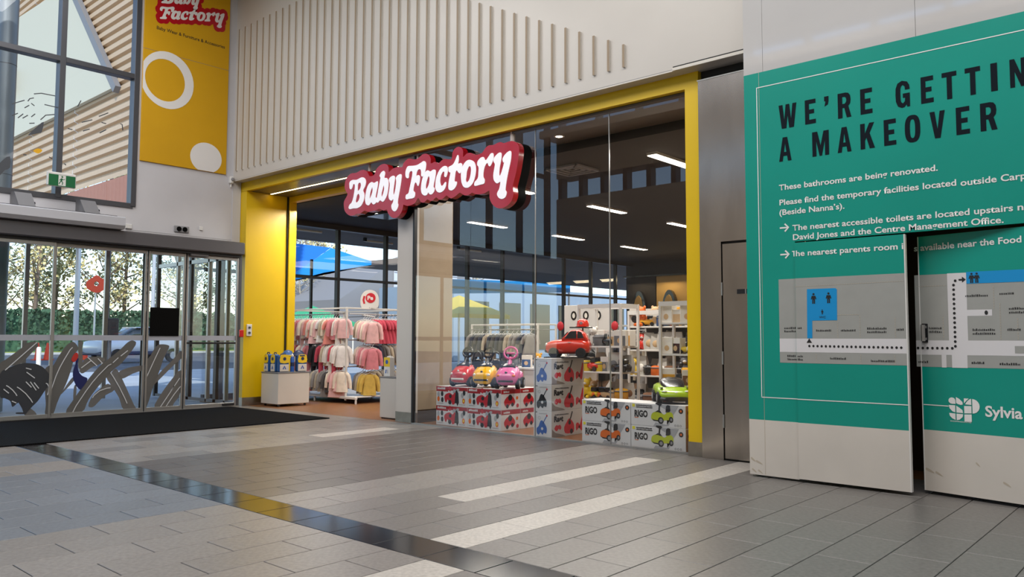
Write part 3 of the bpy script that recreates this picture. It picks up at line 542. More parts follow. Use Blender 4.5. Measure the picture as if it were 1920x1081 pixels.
for x in (-6.8455,-5.6355): MB().box((x-.004,8.152,.015),(x+.004,8.168,4.17)).ob('glass_joint','alu',w2,smooth=0)
MB().box((-9.3,8.135,0),(-4.5,8.185,.018)).ob('floor_channel','alu',w2,smooth=0); MB().box((-9.3,8.12,4.14),(-4.5,8.2,4.175)).ob('head_channel','soffit',w2,smooth=0)
# ---------------------------------------------------------------- shop sign
sg=thing('shop_sign','large red sign with white letters hanging over the shop entrance','sign')
fz=lambda y:(lambda a,b,d:(a,y+d,b))
rp=smooth2(REDP,n=2)
MB().plate([rp],.16,fz(8.075)).ob('back_box','black',sg,smooth=.4); 
MB().plate([[(a,b) for a,b in rp]],.10,fz(7.975)).ob('red_body',['sign_red'],sg,smooth=.4)
LM={'B':'B','a':'a','b':'b','y':'y','F':'F','a2':'a','c':'c','t':'t','o':'o','r':'r','y2':'y'}
for k,L in LOGO.items():
    o=MB().plate([smooth2(l,n=3) for l in L],.008,fz(7.967)).ob('letter','letter_white',sg,smooth=0)
for x in (-10.42,-9.22,-7.25): MB().tube([(x,8.15,3.7),(x,8.15,4.17)],.035 if x>-8 else .022,10).ob('hanger_rod','panel_white',sg)
# ---------------------------------------------------------------- hoarding
hd=thing('hoarding','tall teal and white hoarding with makeover notice and bathroom map','hoarding')
HY=7.27
MB().box((-3.415,HY,.02),(-2.935,HY+.04,.54)).ob('base_panel','hoard_white',hd,smooth=0)
MB().box((-3.415,HY,.54),(-2.935,HY+.04,3.895)).ob('teal_panel','teal',hd,smooth=0); MB().box((-2.935,HY,2.215),(1.5,HY+.04,3.895)).ob('teal_panel','teal',hd,smooth=0)
MB().box((-3.415,HY,3.895),(-3.22,HY+.04,8.35)).ob('upper_panel','hoard_gloss',hd,smooth=0); MB().box((-3.217,HY,3.895),(-1.85,HY+.04,8.35)).ob('upper_panel','hoard_gloss',hd,smooth=0); MB().box((-1.847,HY,3.895),(1.5,HY+.04,8.35)).ob('upper_panel','hoard_gloss',hd,smooth=0)
MB().box((-1.02,HY,.02),(1.5,HY+.04,.54)).ob('base_panel','hoard_white',hd,smooth=0); MB().box((-1.02,HY,.54),(1.5,HY+.04,2.215)).ob('teal_panel','teal',hd,smooth=0)
MB().box((-3.012,HY-.003,.02),(-2.935,HY,.54)).ob('edge_strip','hoard_white',hd,smooth=0)
MB().box((-3.415,HY+.04,0),(-3.37,8.0,8.35)).ob('side_panel','hoard_white',hd,smooth=0)
MB().box((-3.262,HY-.0012,.03),(-3.259,HY,3.9)).ob('panel_joint','scuff',hd,smooth=0)
for a,b,c,d in ((-3.40,.16,-3.36,.17),(-3.35,.14,-3.29,.146),(-3.39,.06,-3.35,.066),(-3.33,.055,-3.29,.06)): MB().plate([smooth2([(a,b),(c,b-.02),(c,d-.02),((a+c)/2,d),(a,d+.01)],n=2)],.0008,fz(HY-.0012)).ob('scuff_mark','scuff',hd,smooth=0)
def prt(loops,m,par,y=HY,n='printed_shape',d=.0025): return MB().plate(loops,.0004,fz(y-d)).ob(n,m,par,smooth=0)
# closed leaf
lf=link('door_leaf',None,hd); DY=HY-.02
MB().box((-2.93,DY,.03),(-1.982,DY+.04,.54)).ob('base_panel','hoard_white',lf,smooth=0); MB().box((-2.93,DY,.54),(-1.982,DY+.04,2.2)).ob('teal_panel','teal',lf,smooth=0)
MB().box((-1.985,DY-.003,.03),(-1.975,DY+.042,2.2)).ob('leaf_edge','plastic_white',lf,smooth=0)
# ajar leaf, hinged at x=-1.03, its free edge pushed into the room
rf=link('door_leaf',None,hd,loc=(-1.03,HY+.0,0),rot=math.radians(-11.5)); rx=lambda x:x+1.03
MB().box((-.915,0,.03),(0,.04,.54)).ob('base_panel','hoard_white',rf,smooth=0); MB().box((-.915,0,.54),(0,.04,2.19)).ob('teal_panel','teal',rf,smooth=0)
MB().box((-.918,-.003,.03),(-.91,.042,2.19)).ob('leaf_edge','plastic_white',rf,smooth=0)
for a,b,c,d in ((-.9,.2,-.84,.21),(-.82,.185,-.77,.19),(-.5,.3,-.47,.304),(-.3,.17,-.25,.176)): MB().plate([smooth2([(a,b),(c,b-.02),(c,d-.02),((a+c)/2,d),(a,d+.01)],n=2)],.0008,fz(-.0012)).ob('scuff_mark','scuff',rf,smooth=0)
hn=link('door_handle',None,rf); 
MB().tube([(-.87,-.05,1.29),(-.87,-.05,1.43)],.018,10).ob('grip','alu',hn); 
MB().box((-.9,-.012,1.28),(-.85,0,1.44),.004).ob('back_plate','frame_black',hn); MB().box((-.885,-.05,1.40),(-.855,-.01,1.42)).ob('post','alu',hn); MB().box((-.885,-.05,1.30),(-.855,-.01,1.32)).ob('post','alu',hn)
# room behind the doors
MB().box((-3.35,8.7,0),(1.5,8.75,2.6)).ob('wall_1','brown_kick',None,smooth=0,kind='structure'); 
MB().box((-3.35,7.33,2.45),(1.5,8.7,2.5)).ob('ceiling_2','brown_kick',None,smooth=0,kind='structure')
MB().box((-3.35,8.16,-.03),(1.5,8.75,0)).ob('floor_2','wood_floor',None,smooth=0,kind='structure')
tl=thing('ceiling_lamp','warm ceiling lamp glowing in the gap above the ajar hoarding door','light',(-1.78,7.45,2.44)); MB().box((-.14,-.05,-.02),(.14,.05,0),.004).ob('diffuser','led',tl); MB().box((-.15,-.06,-.002),(.15,.06,.01)).ob('housing','alu',tl)
# frame lines and text
for a,b,c,d,par,x0,yy in ((-3.28,3.742,1.4,3.75,hd,0,HY),(-3.287,.755,-3.279,3.75,hd,0,HY),(-3.287,.750,-2.935,.758,hd,0,HY),(-2.93,.750,-1.986,.758,lf,0,DY),(-.905,.747,-.70,.755,rf,0,0)):
    prt([rect(a,b,c,d)],'white_ink',par,yy,'border_line')
GL={'W':[[(0,1),(.22,1),(.31,.35),(.40,1),(.60,1),(.69,.35),(.78,1),(1,1),(.84,0),(.58,0),(.5,.55),(.42,0),(.16,0)]],
'E':[[(0,0),(1,0),(1,.17),(.38,.17),(.38,.42),(.85,.42),(.85,.59),(.38,.59),(.38,.83),(1,.83),(1,1),(0,1)]],
'R':[[(0,0),(.34,0),(.34,.4),(.48,.4),(.66,0),(1,0),(.79,.45),(.93,.55),(.97,.7),(.93,.87),(.8,.97),(.6,1),(0,1)],[(.34,.56),(.52,.56),(.62,.62),(.65,.7),(.62,.79),(.52,.84),(.34,.84)]],
'G':[[(.97,.66),(.65,.66),(.64,.78),(.5,.86),(.38,.8),(.34,.7),(.34,.3),(.38,.2),(.5,.15),(.63,.22),(.65,.36),(.5,.36),(.5,.52),(.97,.52),(.97,0),(.78,0),(.74,.09),(.6,0),(.42,-.02),(.15,.06),(.02,.25),(0,.5),(.02,.75),(.15,.94),(.45,1.02),(.8,.96),(.94,.82)]],
'T':[[(.33,0),(.68,0),(.68,.83),(1,.83),(1,1),(0,1),(0,.83),(.33,.83)]],'I':[[(0,0),(1,0),(1,1),(0,1)]],
'N':[[(0,0),(.3,0),(.3,.55),(.68,0),(1,0),(1,1),(.7,1),(.7,.42),(.3,1),(0,1)]],
'A':[[(0,0),(.29,0),(.35,.22),(.65,.22),(.71,0),(1,0),(.68,1),(.32,1)],[(.41,.38),(.59,.38),(.5,.76)]],
'M':[[(0,0),(.24,0),(.24,.62),(.43,0),(.57,0),(.76,.62),(.76,0),(1,0),(1,1),(.69,1),(.5,.42),(.31,1),(0,1)]],
'K':[[(0,0),(.32,0),(.32,.32),(.42,.44),(.64,0),(1,0),(.65,.6),(.98,1),(.64,1),(.32,.6),(.32,1),(0,1)]],
'O':[[(.5+.5*abs(math.cos(t))**.75*(1 if math.cos(t)>0 else -1),.5+.52*abs(math.sin(t))**.75*(1 if math.sin(t)>0 else -1)) for t in [2*pi*i/28 for i in range(28)]],[(.5+.17*abs(math.cos(t))**.75*(1 if math.cos(t)>0 else -1),.5+.36*abs(math.sin(t))**.75*(1 if math.sin(t)>0 else -1)) for t in [2*pi*i/20 for i in range(20)]]],
'V':[[(0,1),(.33,1),(.5,.33),(.67,1),(1,1),(.68,0),(.32,0)]],'’':[[(.15,1),(1,1),(1,.8),(.85,.66),(.2,.6),(.4,.8),(.15,.82)]]}
def letters(s,x1s,zb,h,par,m='navy_ink'):
    for ch,(a,b) in zip(s,x1s): MB().plate([[(a+u*(b-a),zb+v*h) for u,v in l] for l in GL[ch]],.001,fz(HY-.0025)).ob('letter',m,par,smooth=0)
# ---------------------------------------------------------------- hoarding lettering and map
letters("WE’REGETTIN",[(-3.066,-2.894),(-2.814,-2.714),(-2.642,-2.595),(-2.513,-2.396),(-2.316,-2.215),(-2.022,-1.904),(-1.82,-1.723),(-1.658,-1.548),(-1.486,-1.375),(-1.302,-1.255),(-1.169,-1.06)],3.3,.228,hd)
letters("G",[(-.97,-.85)],3.3,.228,hd)
letters("AMAKEOVER",[(-3.07,-2.95),(-2.752,-2.6),(-2.523,-2.402),(-2.323,-2.202),(-2.125,-2.026),(-1.955,-1.833),(-1.759,-1.643),(-1.561,-1.462),(-1.385,-1.267)],2.987,.228,hd)
def LR(p): 
    x,z=p; t=(x+1.03)*1.078; Y=7.27-t*.2; return (t,1.3+(z-1.3)*Y/7.27)
tz=HY-.003
for s,x,z,w in (("These bathrooms are being renovated.",-3.076,2.713,1.368),("Please find the temporary facilities located",-3.079,2.570,1.50),("outside Carpark A",-1.545,2.562,.66),("(Beside Nanna’s).",-3.081,2.475,.602),("The nearest accessible toilets are located upstairs",-2.954,2.318,1.773),("near",-1.155,2.318,.17),("David Jones and the Centre Management Office.",-2.956,2.230,1.703)):
    text(s,.075,'white_ink',hd,(x,tz,z),width=w,bold=.0014)
text("T",.075,'white_ink',hd,(-2.962,tz,2.075),width=.036,bold=.0014,xs=1)
for t_ in (2.353,2.10): 
    prt([ribbon([(-3.076,t_),(-2.995,t_)],.014)],'white_ink',hd,n='arrow_stem'); prt([ribbon([(-3.028,t_+.036),(-2.992,t_),(-3.028,t_-.036)],.015)],'white_ink',hd,n='arrow_head',d=.003)
text("he nearest parents room i",.075,'white_ink',lf,(-2.922,DY-.003,2.074),width=.93,bold=.0014)
text("s available near the Food",.075,'white_ink',rf,(-.95,-.003,2.068),width=.84,bold=.0014)
# map, left part on fixed strip and closed leaf
def split(x0,z0,x1,z1,m,n='map_shape',d=.0015):
    if x0<-2.935: prt([rect(x0,z0,min(x1,-2.936),z1)],m,hd,HY,n,d)
    if x1>-2.93: prt([rect(max(x0,-2.929),z0,min(x1,-1.986),z1)],m,lf,DY,n,d)
split(-3.098,1.085,-1.985,1.867,'map_grey'); split(-3.098,1.185,-1.985,1.31,'map_road',d=.0022)
bl=[(-2.828,1.313),(-2.781,1.313),(-2.779,1.474),(-2.556,1.475),(-2.552,1.75),(-2.565,1.763),(-2.822,1.763)]
prt([bl],'map_blue',lf,DY,'toilet_area',.003)
def person(x,z,h,par,y,tr=lambda p:p):
    s=h; P_=[[(x+a*s,z+b*s) for a,b in l] for l in ([(-.17,.72),(.17,.72),(.25,.42),(.17,.40),(.12,.55),(.13,0),(.02,0),(.02,.35),(-.02,.35),(-.02,0),(-.13,0),(-.12,.55),(-.17,.40),(-.25,.42)],disc(0,.87,.1,10))]
    for l in P_: MB().plate([[tr(p) for p in l]],.0003,fz(y-.0045)).ob('toilet_symbol','ink',par,smooth=0)
person(-2.762,1.628,.10,lf,DY); person(-2.627,1.63,.10,lf,DY); person(-2.686,1.53,.045,lf,DY)
text("WC",.028,'ink',lf,(-2.715,DY-.005,1.495),width=.06)
def dash(x0,z0,x1,z1,par=lf,y=None,tr=lambda p:p,m='scuff'):
    q=MB(); L=math.hypot(x1-x0,z1-z0); n=max(1,int(L/.02))
    for i in range(n):
        a=i/n; b=(i+.55)/n; q.plate([[tr(p) for p in ribbon([(x0+(x1-x0)*a,z0+(z1-z0)*a),(x0+(x1-x0)*b,z0+(z1-z0)*b)],.004)]],.0003,fz((DY if y is None else y)-.0032))
    q.ob('map_dashed_line',m,par,smooth=0)
for a in ((-2.93,1.79,-1.99,1.80),(-2.553,1.32,-2.553,1.47),(-2.36,1.32,-2.36,1.52),(-2.553,1.522,-2.36,1.522),(-2.07,1.32,-2.07,1.5),(-2.75,1.09,-2.75,1.18),(-2.36,1.09,-2.36,1.18),(-2.08,1.09,-2.08,1.18)): dash(*a)
def lab(x,z,w,rows,par,y,tr=lambda p:p):
    q=MB()
    for r in range(rows):
        xx=x-w/2
        while xx<x+w/2:
            l=R.choice((.007,.010,.012)); h=R.choice((.012,.015,.018)); q.plate([[tr(p) for p in rect(xx,z-r*.03,xx+l*.75,z-r*.03+h)]],.0003,fz(y-.0034)); xx+=l+.003
    q.ob('map_label','ink',par,smooth=0)
for x,z,w,r in ((-2.68,1.375,.13,1),(-2.46,1.375,.13,1),(-2.22,1.39,.16,2),(-2.03,1.38,.06,1),(-2.56,1.125,.13,1),(-2.18,1.11,.19,1)): lab(x,z,w,r,lf,DY)
lab(-3.0,1.4,.1,2,hd,HY); lab(-2.985,1.14,.08,2,hd,HY); lab(-2.90,1.14,.04,2,lf,DY); lab(-2.9,1.4,.03,1,lf,DY)
def dots(pts,par,y,tr=lambda p:p):
    for a in pts: MB().plate([[tr(p) for p in disc(a[0],a[1],.0105,8,.0115)]],.0003,fz(y-.004)).ob('route_dot','ink',par,smooth=0)
dots([(-2.81+.0373*i,1.243-.0004*i) for i in range(22)],lf,DY)
MB().plate([[(-2.835,1.272),(-2.81,1.312),(-2.785,1.272)]],.0003,fz(DY-.004)).ob('route_arrow','ink',lf,smooth=0)
def RR(loops,m,n='map_shape',d=.002): MB().plate([[LR(p) for p in l] for l in loops],.0003,fz(-d)).ob(n,m,rf,smooth=0)
RR([rect(-1.915,1.078,-1.031,1.845)],'map_grey',d=.0012); RR([rect(-1.915,1.178,-1.031,1.297)],'map_road'); RR([rect(-1.66,1.29,-1.52,1.848)],'map_road',d=.0021)
RR([rect(-1.72,1.075,-1.685,1.18)],'map_road',d=.0021); RR([rect(-1.643,1.075,-1.53,1.18)],'map_road',d=.0022); RR([rect(-1.53,1.495,-1.345,1.545)],'map_road',d=.0022)
RR([rect(-1.518,1.757,-1.031,1.853)],'map_blue',d=.003); RR([rect(-1.2,1.198,-1.031,1.255)],'map_grey',d=.003)
RR([disc(-1.385,1.52,.012,12,.018)],'ink','map_marker',.004)
for x in (-1.48,-1.443): person(x,1.762,.085,rf,.0,LR)
dots([(-1.90+.0375*i,1.2335) for i in range(8)]+[(-1.614,1.25+.0385*i) for i in range(14)]+[(-1.6,1.785)],rf,0,LR)
RR([[(-1.575,1.785),(-1.55,1.785),(-1.55,1.768),(-1.522,1.792),(-1.55,1.817),(-1.55,1.799),(-1.575,1.799)]],'ink','route_arrow',.004)
for x,z,w,r in ((-1.76,1.39,.1,2),(-1.45,1.65,.16,1),(-1.24,1.66,.1,1),(-1.41,1.375,.15,2),(-1.2,1.375,.09,1),(-1.16,1.54,.14,2),(-1.86,1.11,.08,1),(-1.455,1.11,.09,1),(-1.24,1.105,.13,1)): lab(x,z,w,r,rf,0,LR)
for a in ((-1.33,1.55,-1.33,1.74),(-1.29,1.31,-1.29,1.6),(-1.175,1.31,-1.175,1.48),(-1.9,1.75,-1.67,1.75),(-1.7,1.32,-1.7,1.5)): dash(*a,par=rf,y=0,tr=LR)
# centre logo (white pieces) and name
lg=link('centre_logo',None,rf)
def LP(l,d=.003): MB().plate([[LR(p) for p in l]],.0004,fz(-d)).ob('logo_piece','white_ink',lg,smooth=0)
def arc(cx,cy,r,a0,a1,n=8,ry=None): return [(cx+r*math.cos(math.radians(a0+(a1-a0)*i/n)),cy+(ry or r)*math.sin(math.radians(a0+(a1-a0)*i/n))) for i in range(n+1)]
LP(arc(-1.653,.808,.026,0,270)+[(-1.627,.782)]); LP([(-1.623,.838),(-1.60,.825),(-1.576,.80),(-1.574,.78),(-1.59,.776),(-1.61,.782),(-1.622,.79)])
LP([(-1.678,.771),(-1.63,.771),(-1.63,.714),(-1.65,.72),(-1.672,.745)]); LP([(-1.622,.768),(-1.6,.753),(-1.578,.735),(-1.574,.711),(-1.622,.713)])
LP([(-1.676,.707),(-1.63,.705),(-1.63,.653),(-1.655,.665),(-1.672,.685)]); LP([(-1.622,.704),(-1.574,.702),(-1.578,.68),(-1.6,.657),(-1.622,.652)])
LP([(-1.565,.83),(-1.53,.83),(-1.55,.81),(-1.565,.79)]); LP([(-1.557,.783),(-1.545,.805),(-1.525,.825),(-1.513,.83),(-1.513,.78)])
LP([(-1.565,.769),(-1.513,.771),(-1.513,.713),(-1.565,.71)]); LP([(-1.565,.701),(-1.513,.704),(-1.513,.645),(-1.565,.645)]); LP(arc(-1.506,.77,.052,-90,90,10,.058))
text("SHOPPINGCENTRE",.015,'white_ink',rf,(-.69,-.003,.625),width=.165)
text("Sylvia",.12,'white_ink',rf,(-.418,-.003,.690),width=.27,bold=.003,letters=True); text("Park",.12,'white_ink',rf,(-.125,-.003,.690),width=.12,bold=.003,letters=True)
# ---------------------------------------------------------------- cartons
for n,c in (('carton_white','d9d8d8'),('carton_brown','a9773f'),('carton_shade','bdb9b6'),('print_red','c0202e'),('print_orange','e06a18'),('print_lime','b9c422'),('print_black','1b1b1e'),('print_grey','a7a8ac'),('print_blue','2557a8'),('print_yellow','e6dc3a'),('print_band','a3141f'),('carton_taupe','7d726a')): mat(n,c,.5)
def fr(a,b,d): return (a,-.0012-d,b)
def side(w): return lambda a,b,d:(w+.0012+d,a,b)
class Prt:
    def __init__(s,par,f): s.par=par; s.f=f
    def __call__(s,loops,m,n='printed_shape',lay=0): MB().plate(loops,.0003,lambda a,b,d:s.f(a,b,d+lay*.0004)).ob(n,m,s.par,smooth=0)
def carpic(P_,x,z,w,col,seed=0):
    f=lambda l:[(x+a*w,z+b*w*.78) for a,b in l]
    q=[(smooth2(f([(0,.32),(.03,.48),(.14,.58),(.3,.63),(.44,.6),(.54,.5),(.64,.5),(.72,.6),(.88,.63),(.98,.54),(1,.38),(.94,.26),(.62,.2),(.3,.14),(.1,.16),(.01,.24)]),n=2),col),(f([(.02,.26),(.12,.14),(.42,.12),(.46,.17),(.12,.2)]),'print_black'),
       (f(disc(.44,.18,.13,12,.17)),'print_black'),(f(disc(.45,.18,.075,10,.10)),'plastic_grey'),(f(disc(.9,.25,.095,12,.15)),'print_black'),(f(disc(.91,.25,.045,8,.08)),'plastic_grey'),
       (f([(.18,.58),(.3,.68),(.42,.66),(.5,.54),(.4,.56),(.3,.6)]),'print_black'),(f([(.33,.6),(.40,.6),(.42,.95),(.36,.98)]),'print_black'),(f([(.2,1.0),(.24,1.06),(.46,1.06),(.5,.99),(.44,.9),(.36,.92)]),'print_black'),
       (f([(.66,.6),(.68,.9),(.76,.98),(.86,.95),(.88,.7),(.82,.62)]),'print_black')]
    mats=[]; m=MB()
    for i,(l,c) in enumerate(q):
        if c not in mats: mats.append(c)
        m.mi(mats.index(c)); m.plate([l],.0002,lambda a,b,d:P_.f(a,b,d+.0006+i*.00025))
    m.ob('printed_picture',mats,P_.par,smooth=0)
def bars(P_,x,z,w,h,m='print_black',rows=1,gap=1.5):
    q=MB()
    for r in range(rows):
        xx=x
        while xx<x+w:
            l=h*R.choice((.5,.7,.9)); q.plate([rect(xx,z-r*h*gap,xx+l,z-r*h*gap+h*R.uniform(.8,1.1))],.0003,lambda a,b,d:P_.f(a,b,d+.0005)); xx+=l+h*.18
    q.ob('fine_print',m,P_.par,smooth=0)
def carton(label,w,d,h,loc,faces,group,cat='carton'):
    t=thing('toy_carton',label,cat,loc,0,group); MB().box((0,0,0),(w,d,h),.003).ob('cardboard_box',faces,t,smooth=0); return t
# orange and lime ride-on cartons
G='ride-on car cartons at the right end of the shop window'
for i,(x,z,c,nm) in enumerate(((-6.128,0,'print_orange','orange bottom'),(-6.128,.268,'print_orange','orange top'),(-5.39,0,'print_lime','lime bottom'),(-5.39,.268,'print_lime','lime top'))):
    w=.731 if i<2 else .745; cn,pos=nm.split()
    t=carton('white carton with a printed %s toy car, %s of its stack of two'%(cn,pos),w,.40,.266,(x,8.235,z),'carton_white',G)
    P_=Prt(t,fr); k=w/760
    P_([rect(20*k,.218,60*k,.253)],'print_yellow','yellow_mark'); bars(P_,.075,.232,.22,.014,rows=2)
    text('RIGO',.105,'print_black',t,(.05,-.0016,.105),width=.185,bold=.005,letters=True); bars(P_,.055,.088,.05,.009,'print_orange')
    P_([[(.31,.0),(.345,.05),(.5,.03),(.62,.2),(.66,.262),(.36,.262),(.5,.2),(.56,.1),(.52,.02)]],'print_grey','grey_swoosh')
    carpic(P_,.285,.035,.30,c); P_([disc(.685,.2,.03,14)],'print_black','round_badge',1); P_([disc(.685,.2,.014,10)],'print_orange','badge_dot',3)
    for j in range(3): P_([disc(.61+j*.035,.03,.012,8),disc(.61+j*.035,.03,.009,8)],'print_black','ring_mark')
    if i>1:
        Q=Prt(t,side(w)); Q([rect(.006,.004,.394,.262)],'carton_brown','side_print'); Q([disc(.06,.18,.02,10)],'print_black','side_hole',1)
# scooter cartons
for i in range(3):
    t=carton('white scooter carton with blue print, %s of its stack of three'%('bottom','middle','top')[i],.308,.72,.347,(-6.944,8.245,i*.3485),'carton_white','scooter cartons in the middle of the shop window')
    P_=Prt(t,fr); P_([rect(.05,.03,.055,.29)],'print_grey','thin_line'); bars(P_,.10,.305,.13,.008,'print_grey'); bars(P_,.03,.32,.03,.012)
    c='print_blue' if i!=1 else 'print_black'
    P_([smooth2([(.06,.05),(.055,.11),(.09,.14),(.12,.21),(.16,.215),(.2,.17),(.23,.12),(.22,.05),(.18,.06),(.155,.03),(.12,.06),(.09,.025)],n=2)],c,'scooter_picture'); P_([ribbon([(.165,.18),(.2,.24),(.225,.275)],.012)],c,'scooter_pole'); P_([disc(.23,.285,.014,8)],'print_red','pole_grip'); P_([disc(.1,.25,.022,10),disc(.1,.25,.017,10)],'print_grey','ring_mark')
    P_([disc(.15,.11,.02,8)],'carton_white','picture_detail',1)
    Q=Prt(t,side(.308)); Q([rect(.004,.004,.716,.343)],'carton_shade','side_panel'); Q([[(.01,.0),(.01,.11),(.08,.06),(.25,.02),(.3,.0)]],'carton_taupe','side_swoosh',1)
    me_=text('Rast',.10,'print_black',t,(.3105,.05,.205),Matrix.Rotation(pi/2,4,'Z')@Matrix.Rotation(pi/2,4,'X'),width=.2,bold=.006,letters=True); bars(Q,.07,.285,.3,.016)
    Q([smooth2([(.08,.09),(.06,.12),(.1,.16),(.14,.15),(.18,.16),(.21,.12),(.18,.09),(.15,.11),(.12,.08)],n=2)],'print_red','red_emblem',1)
    Q([smooth2([(.29,.04),(.27,.12),(.33,.19),(.38,.23),(.45,.19),(.49,.13),(.48,.04),(.4,.03)],n=2)],'print_red','scooter_picture',1); Q([ribbon([(.38,.18),(.42,.25),(.45,.32)],.024)],'print_black','scooter_pole',2); Q([disc(.43,.055,.035,10)],'print_black','scooter_wheel',3); Q([disc(.39,.175,.03,10)],'print_black','scooter_seat',3)
    Q([smooth2([(.54,.05),(.53,.14),(.58,.16),(.62,.13),(.66,.22),(.68,.28),(.7,.26),(.69,.12),(.66,.04),(.6,.09)],n=2)],'print_red','small_scooter_picture',1); Q([disc(.61,.1,.02,8)],'print_black','small_wheel',2)
# red band cartons
pos=(('front left',-8.972,8.35),('front right',-8.301,8.35),('back left',-8.972,8.767),('back right',-8.301,8.767))
for i,(pn,x,y) in enumerate(pos):
    for lv in (0,1):
        t=carton('red banded toy car carton, %s place in the %s layer'%(pn,('lower','upper')[lv]),.669,.414,.29,(x,y,lv*.2915),'carton_white','red banded cartons under the small ride-on cars')
        if i<2:
            P_=Prt(t,fr); P_([rect(.002,.235,.667,.289)],'print_band','red_band'); P_([rect(.002,.215,.26,.236)],'print_band','red_band_step'); bars(P_,.03,.245,.17,.03,'carton_white'); 
            P_([smooth2([(.19,.08),(.18,.14),(.22,.18),(.3,.2),(.36,.17),(.4,.21),(.44,.18),(.46,.12),(.42,.1),(.4,.04),(.35,.03),(.33,.08),(.28,.06),(.25,.1),(.22,.05)],n=2)],'print_red','printed_picture',1)
            P_([[(.40,.05),(.42,.22),(.44,.25),(.48,.2),(.49,.06),(.46,.01),(.44,.05)]],'print_black','picture_seat',2); P_([disc(.30,.06,.035,10)],'print_black','picture_wheel',3); P_([disc(.31,.15,.03,10)],'print_black','picture_detail',3)
            for a,b,c in ((.13,.18,'print_black'),(.135,.09,'print_black'),(.05,.1,'print_orange'),(.05,.17,'print_grey'),(.59,.09,'print_orange'),(.6,.21,'print_black'),(.56,.17,'print_grey'),(.3,.26,'print_red')): P_([disc(a,b,.028,10,.04)],c,'printed_detail',1)
            P_([disc(.59,.09,.014,8,.02)],'print_yellow','printed_detail',4); P_([smooth2([(.36,.2),(.38,.26),(.42,.245),(.46,.27),(.5,.26),(.47,.22),(.42,.215)],n=2)],'print_grey','printed_detail',2)
            bars(P_,.03,.03,.12,.012,'print_grey'); bars(P_,.5,.03,.12,.01,'print_grey')
        if pn.endswith('right'):
            Q=Prt(t,side(.669)); Q([rect(.002,.225,.412,.289)],'print_band','red_band'); bars(Q,.05,.24,.12,.025,'carton_white')
            Q([smooth2([(.08,.06),(.06,.12),(.12,.18),(.2,.2),(.27,.16),(.3,.1),(.26,.05),(.2,.08),(.14,.03)],n=2)],'print_red','printed_picture',1); Q([disc(.19,.17,.045,10)],'print_black','picture_seat',2); Q([disc(.24,.07,.03,8)],'print_black','picture_wheel',3); Q([disc(.13,.05,.03,8)],'print_black','picture_wheel',3); Q([disc(.35,.05,.03,8)],'print_red','printed_detail',2); Q([disc(.34,.16,.025,8)],'print_orange','printed_detail',2)
# ---------------------------------------------------------------- ride-on toy cars
for n,c in (('toy_red','c81a14'),('toy_yellow','f0b40a'),('toy_pink','d9639a'),('toy_orange_red','d92c10'),('toy_lime','a8cf0a'),('toy_black','141416'),('toy_glass','1e2226'),('lamp_white','e9e6dd')): mat(n,c,.22,coat=.5)
def sec(y,hw,z0,z1,p=3.2,n=14):
    out=[]; zc,hz=(z0+z1)/2,(z1-z0)/2
    for k in range(n):
        a=2*pi*k/n; c,s=math.cos(a),math.sin(a); out.append((hw*abs(c)**(2/p)*(1 if c>=0 else -1),y,zc+hz*abs(s)**(2/p)*(1 if s>=0 else -1)))
    return out
def wheel(par,x,y,r,w,m='rubber',hub='plastic_grey'):
    wh=MB().lathe([(r*.6,-w/2),(r*.95,-w/2),(r,-w/4),(r,w/4),(r*.95,w/2),(r*.6,w/2)],16,(0,0,0),'x').ob('wheel',m,par,loc=(x,y,r))
    MB().lathe([(r*.55,-w/2-.004),(r*.55,w/2+.004)],12,(0,0,0),'x').ob('hub_cap',hub,wh)
def ride_on(nm,label,col,loc,rot,trim='toy_black',wheelcol='toy_black',face=0):
    t=thing('ride_on_toy_car',label,'toy car',loc,math.radians(rot),'small ride-on cars on the red banded cartons'); t.scale=(.93,1.0,1.16)
    b=MB().loft([sec(-.29,.10,.07,.15),sec(-.275,.145,.055,.19),sec(-.22,.175,.045,.225),sec(-.12,.185,.04,.275),sec(-.03,.165,.04,.29),sec(.03,.125,.06,.25),sec(.1,.10,.07,.19),sec(.18,.12,.06,.2),sec(.25,.14,.06,.22),sec(.30,.12,.09,.2)]).ob('body',col,t,smooth=.9)
    for x,y in ((-.165,-.17),(.165,-.17),(-.14,.2),(.14,.2)): wheel(t,x,y,.068,.055)
    MB().loft([sec(.02,.09,.215,.245),sec(.12,.085,.185,.215),sec(.24,.09,.2,.235)]).ob('seat',trim,t)
    MB().tube([(0,-.06,.26),(0,-.02,.34),(0,.0,.39)],[.05,.03,.022],10).ob('steering_column',trim if face!=2 else col,t)
    T=Matrix.Translation((0,.005,.44))@Matrix.Rotation(math.radians(68),4,'X'); 
    MB().torus((0,0,0),.078 if face!=2 else .092,.016,22,8,T=T,sc=(1.15,.85)).ob('steering_wheel',trim if face!=2 else col,t); MB().box((-.07,-.012,-.008),(.07,.012,.008),.004,T=T).ob('wheel_spoke',trim if face!=2 else col,t)
    if face!=2: MB().tube([(-.085,.25,.18),(-.09,.27,.32),(-.06,.29,.42),(0,.295,.45),(.06,.29,.42),(.09,.27,.32),(.085,.25,.18)],.016,8).ob('backrest_hoop',trim,t); MB().loft([sec(.262,.075,.2,.34),sec(.285,.075,.21,.35)]).ob('backrest',trim,t)
    MB().loft([sec(-.135,.12,.235,.285),sec(-.05,.10,.25,.315),sec(.02,.06,.25,.29)]).ob('dashboard',trim,t)
    for s in (-1,1): MB().ell((s*.115,-.262,.165),(.034,.025,.02)).ob('headlight','lamp_white' if face!=2 else 'print_orange',t)
    MB().box((-.12,-.298,.085),(.12,-.268,.115),.01).ob('grille','toy_black' if face else 'lamp_white',t); MB().ell((0,-.262,.205),(.022,.012,.014)).ob('bonnet_badge','toy_black' if face else 'lamp_white',t)
    return t
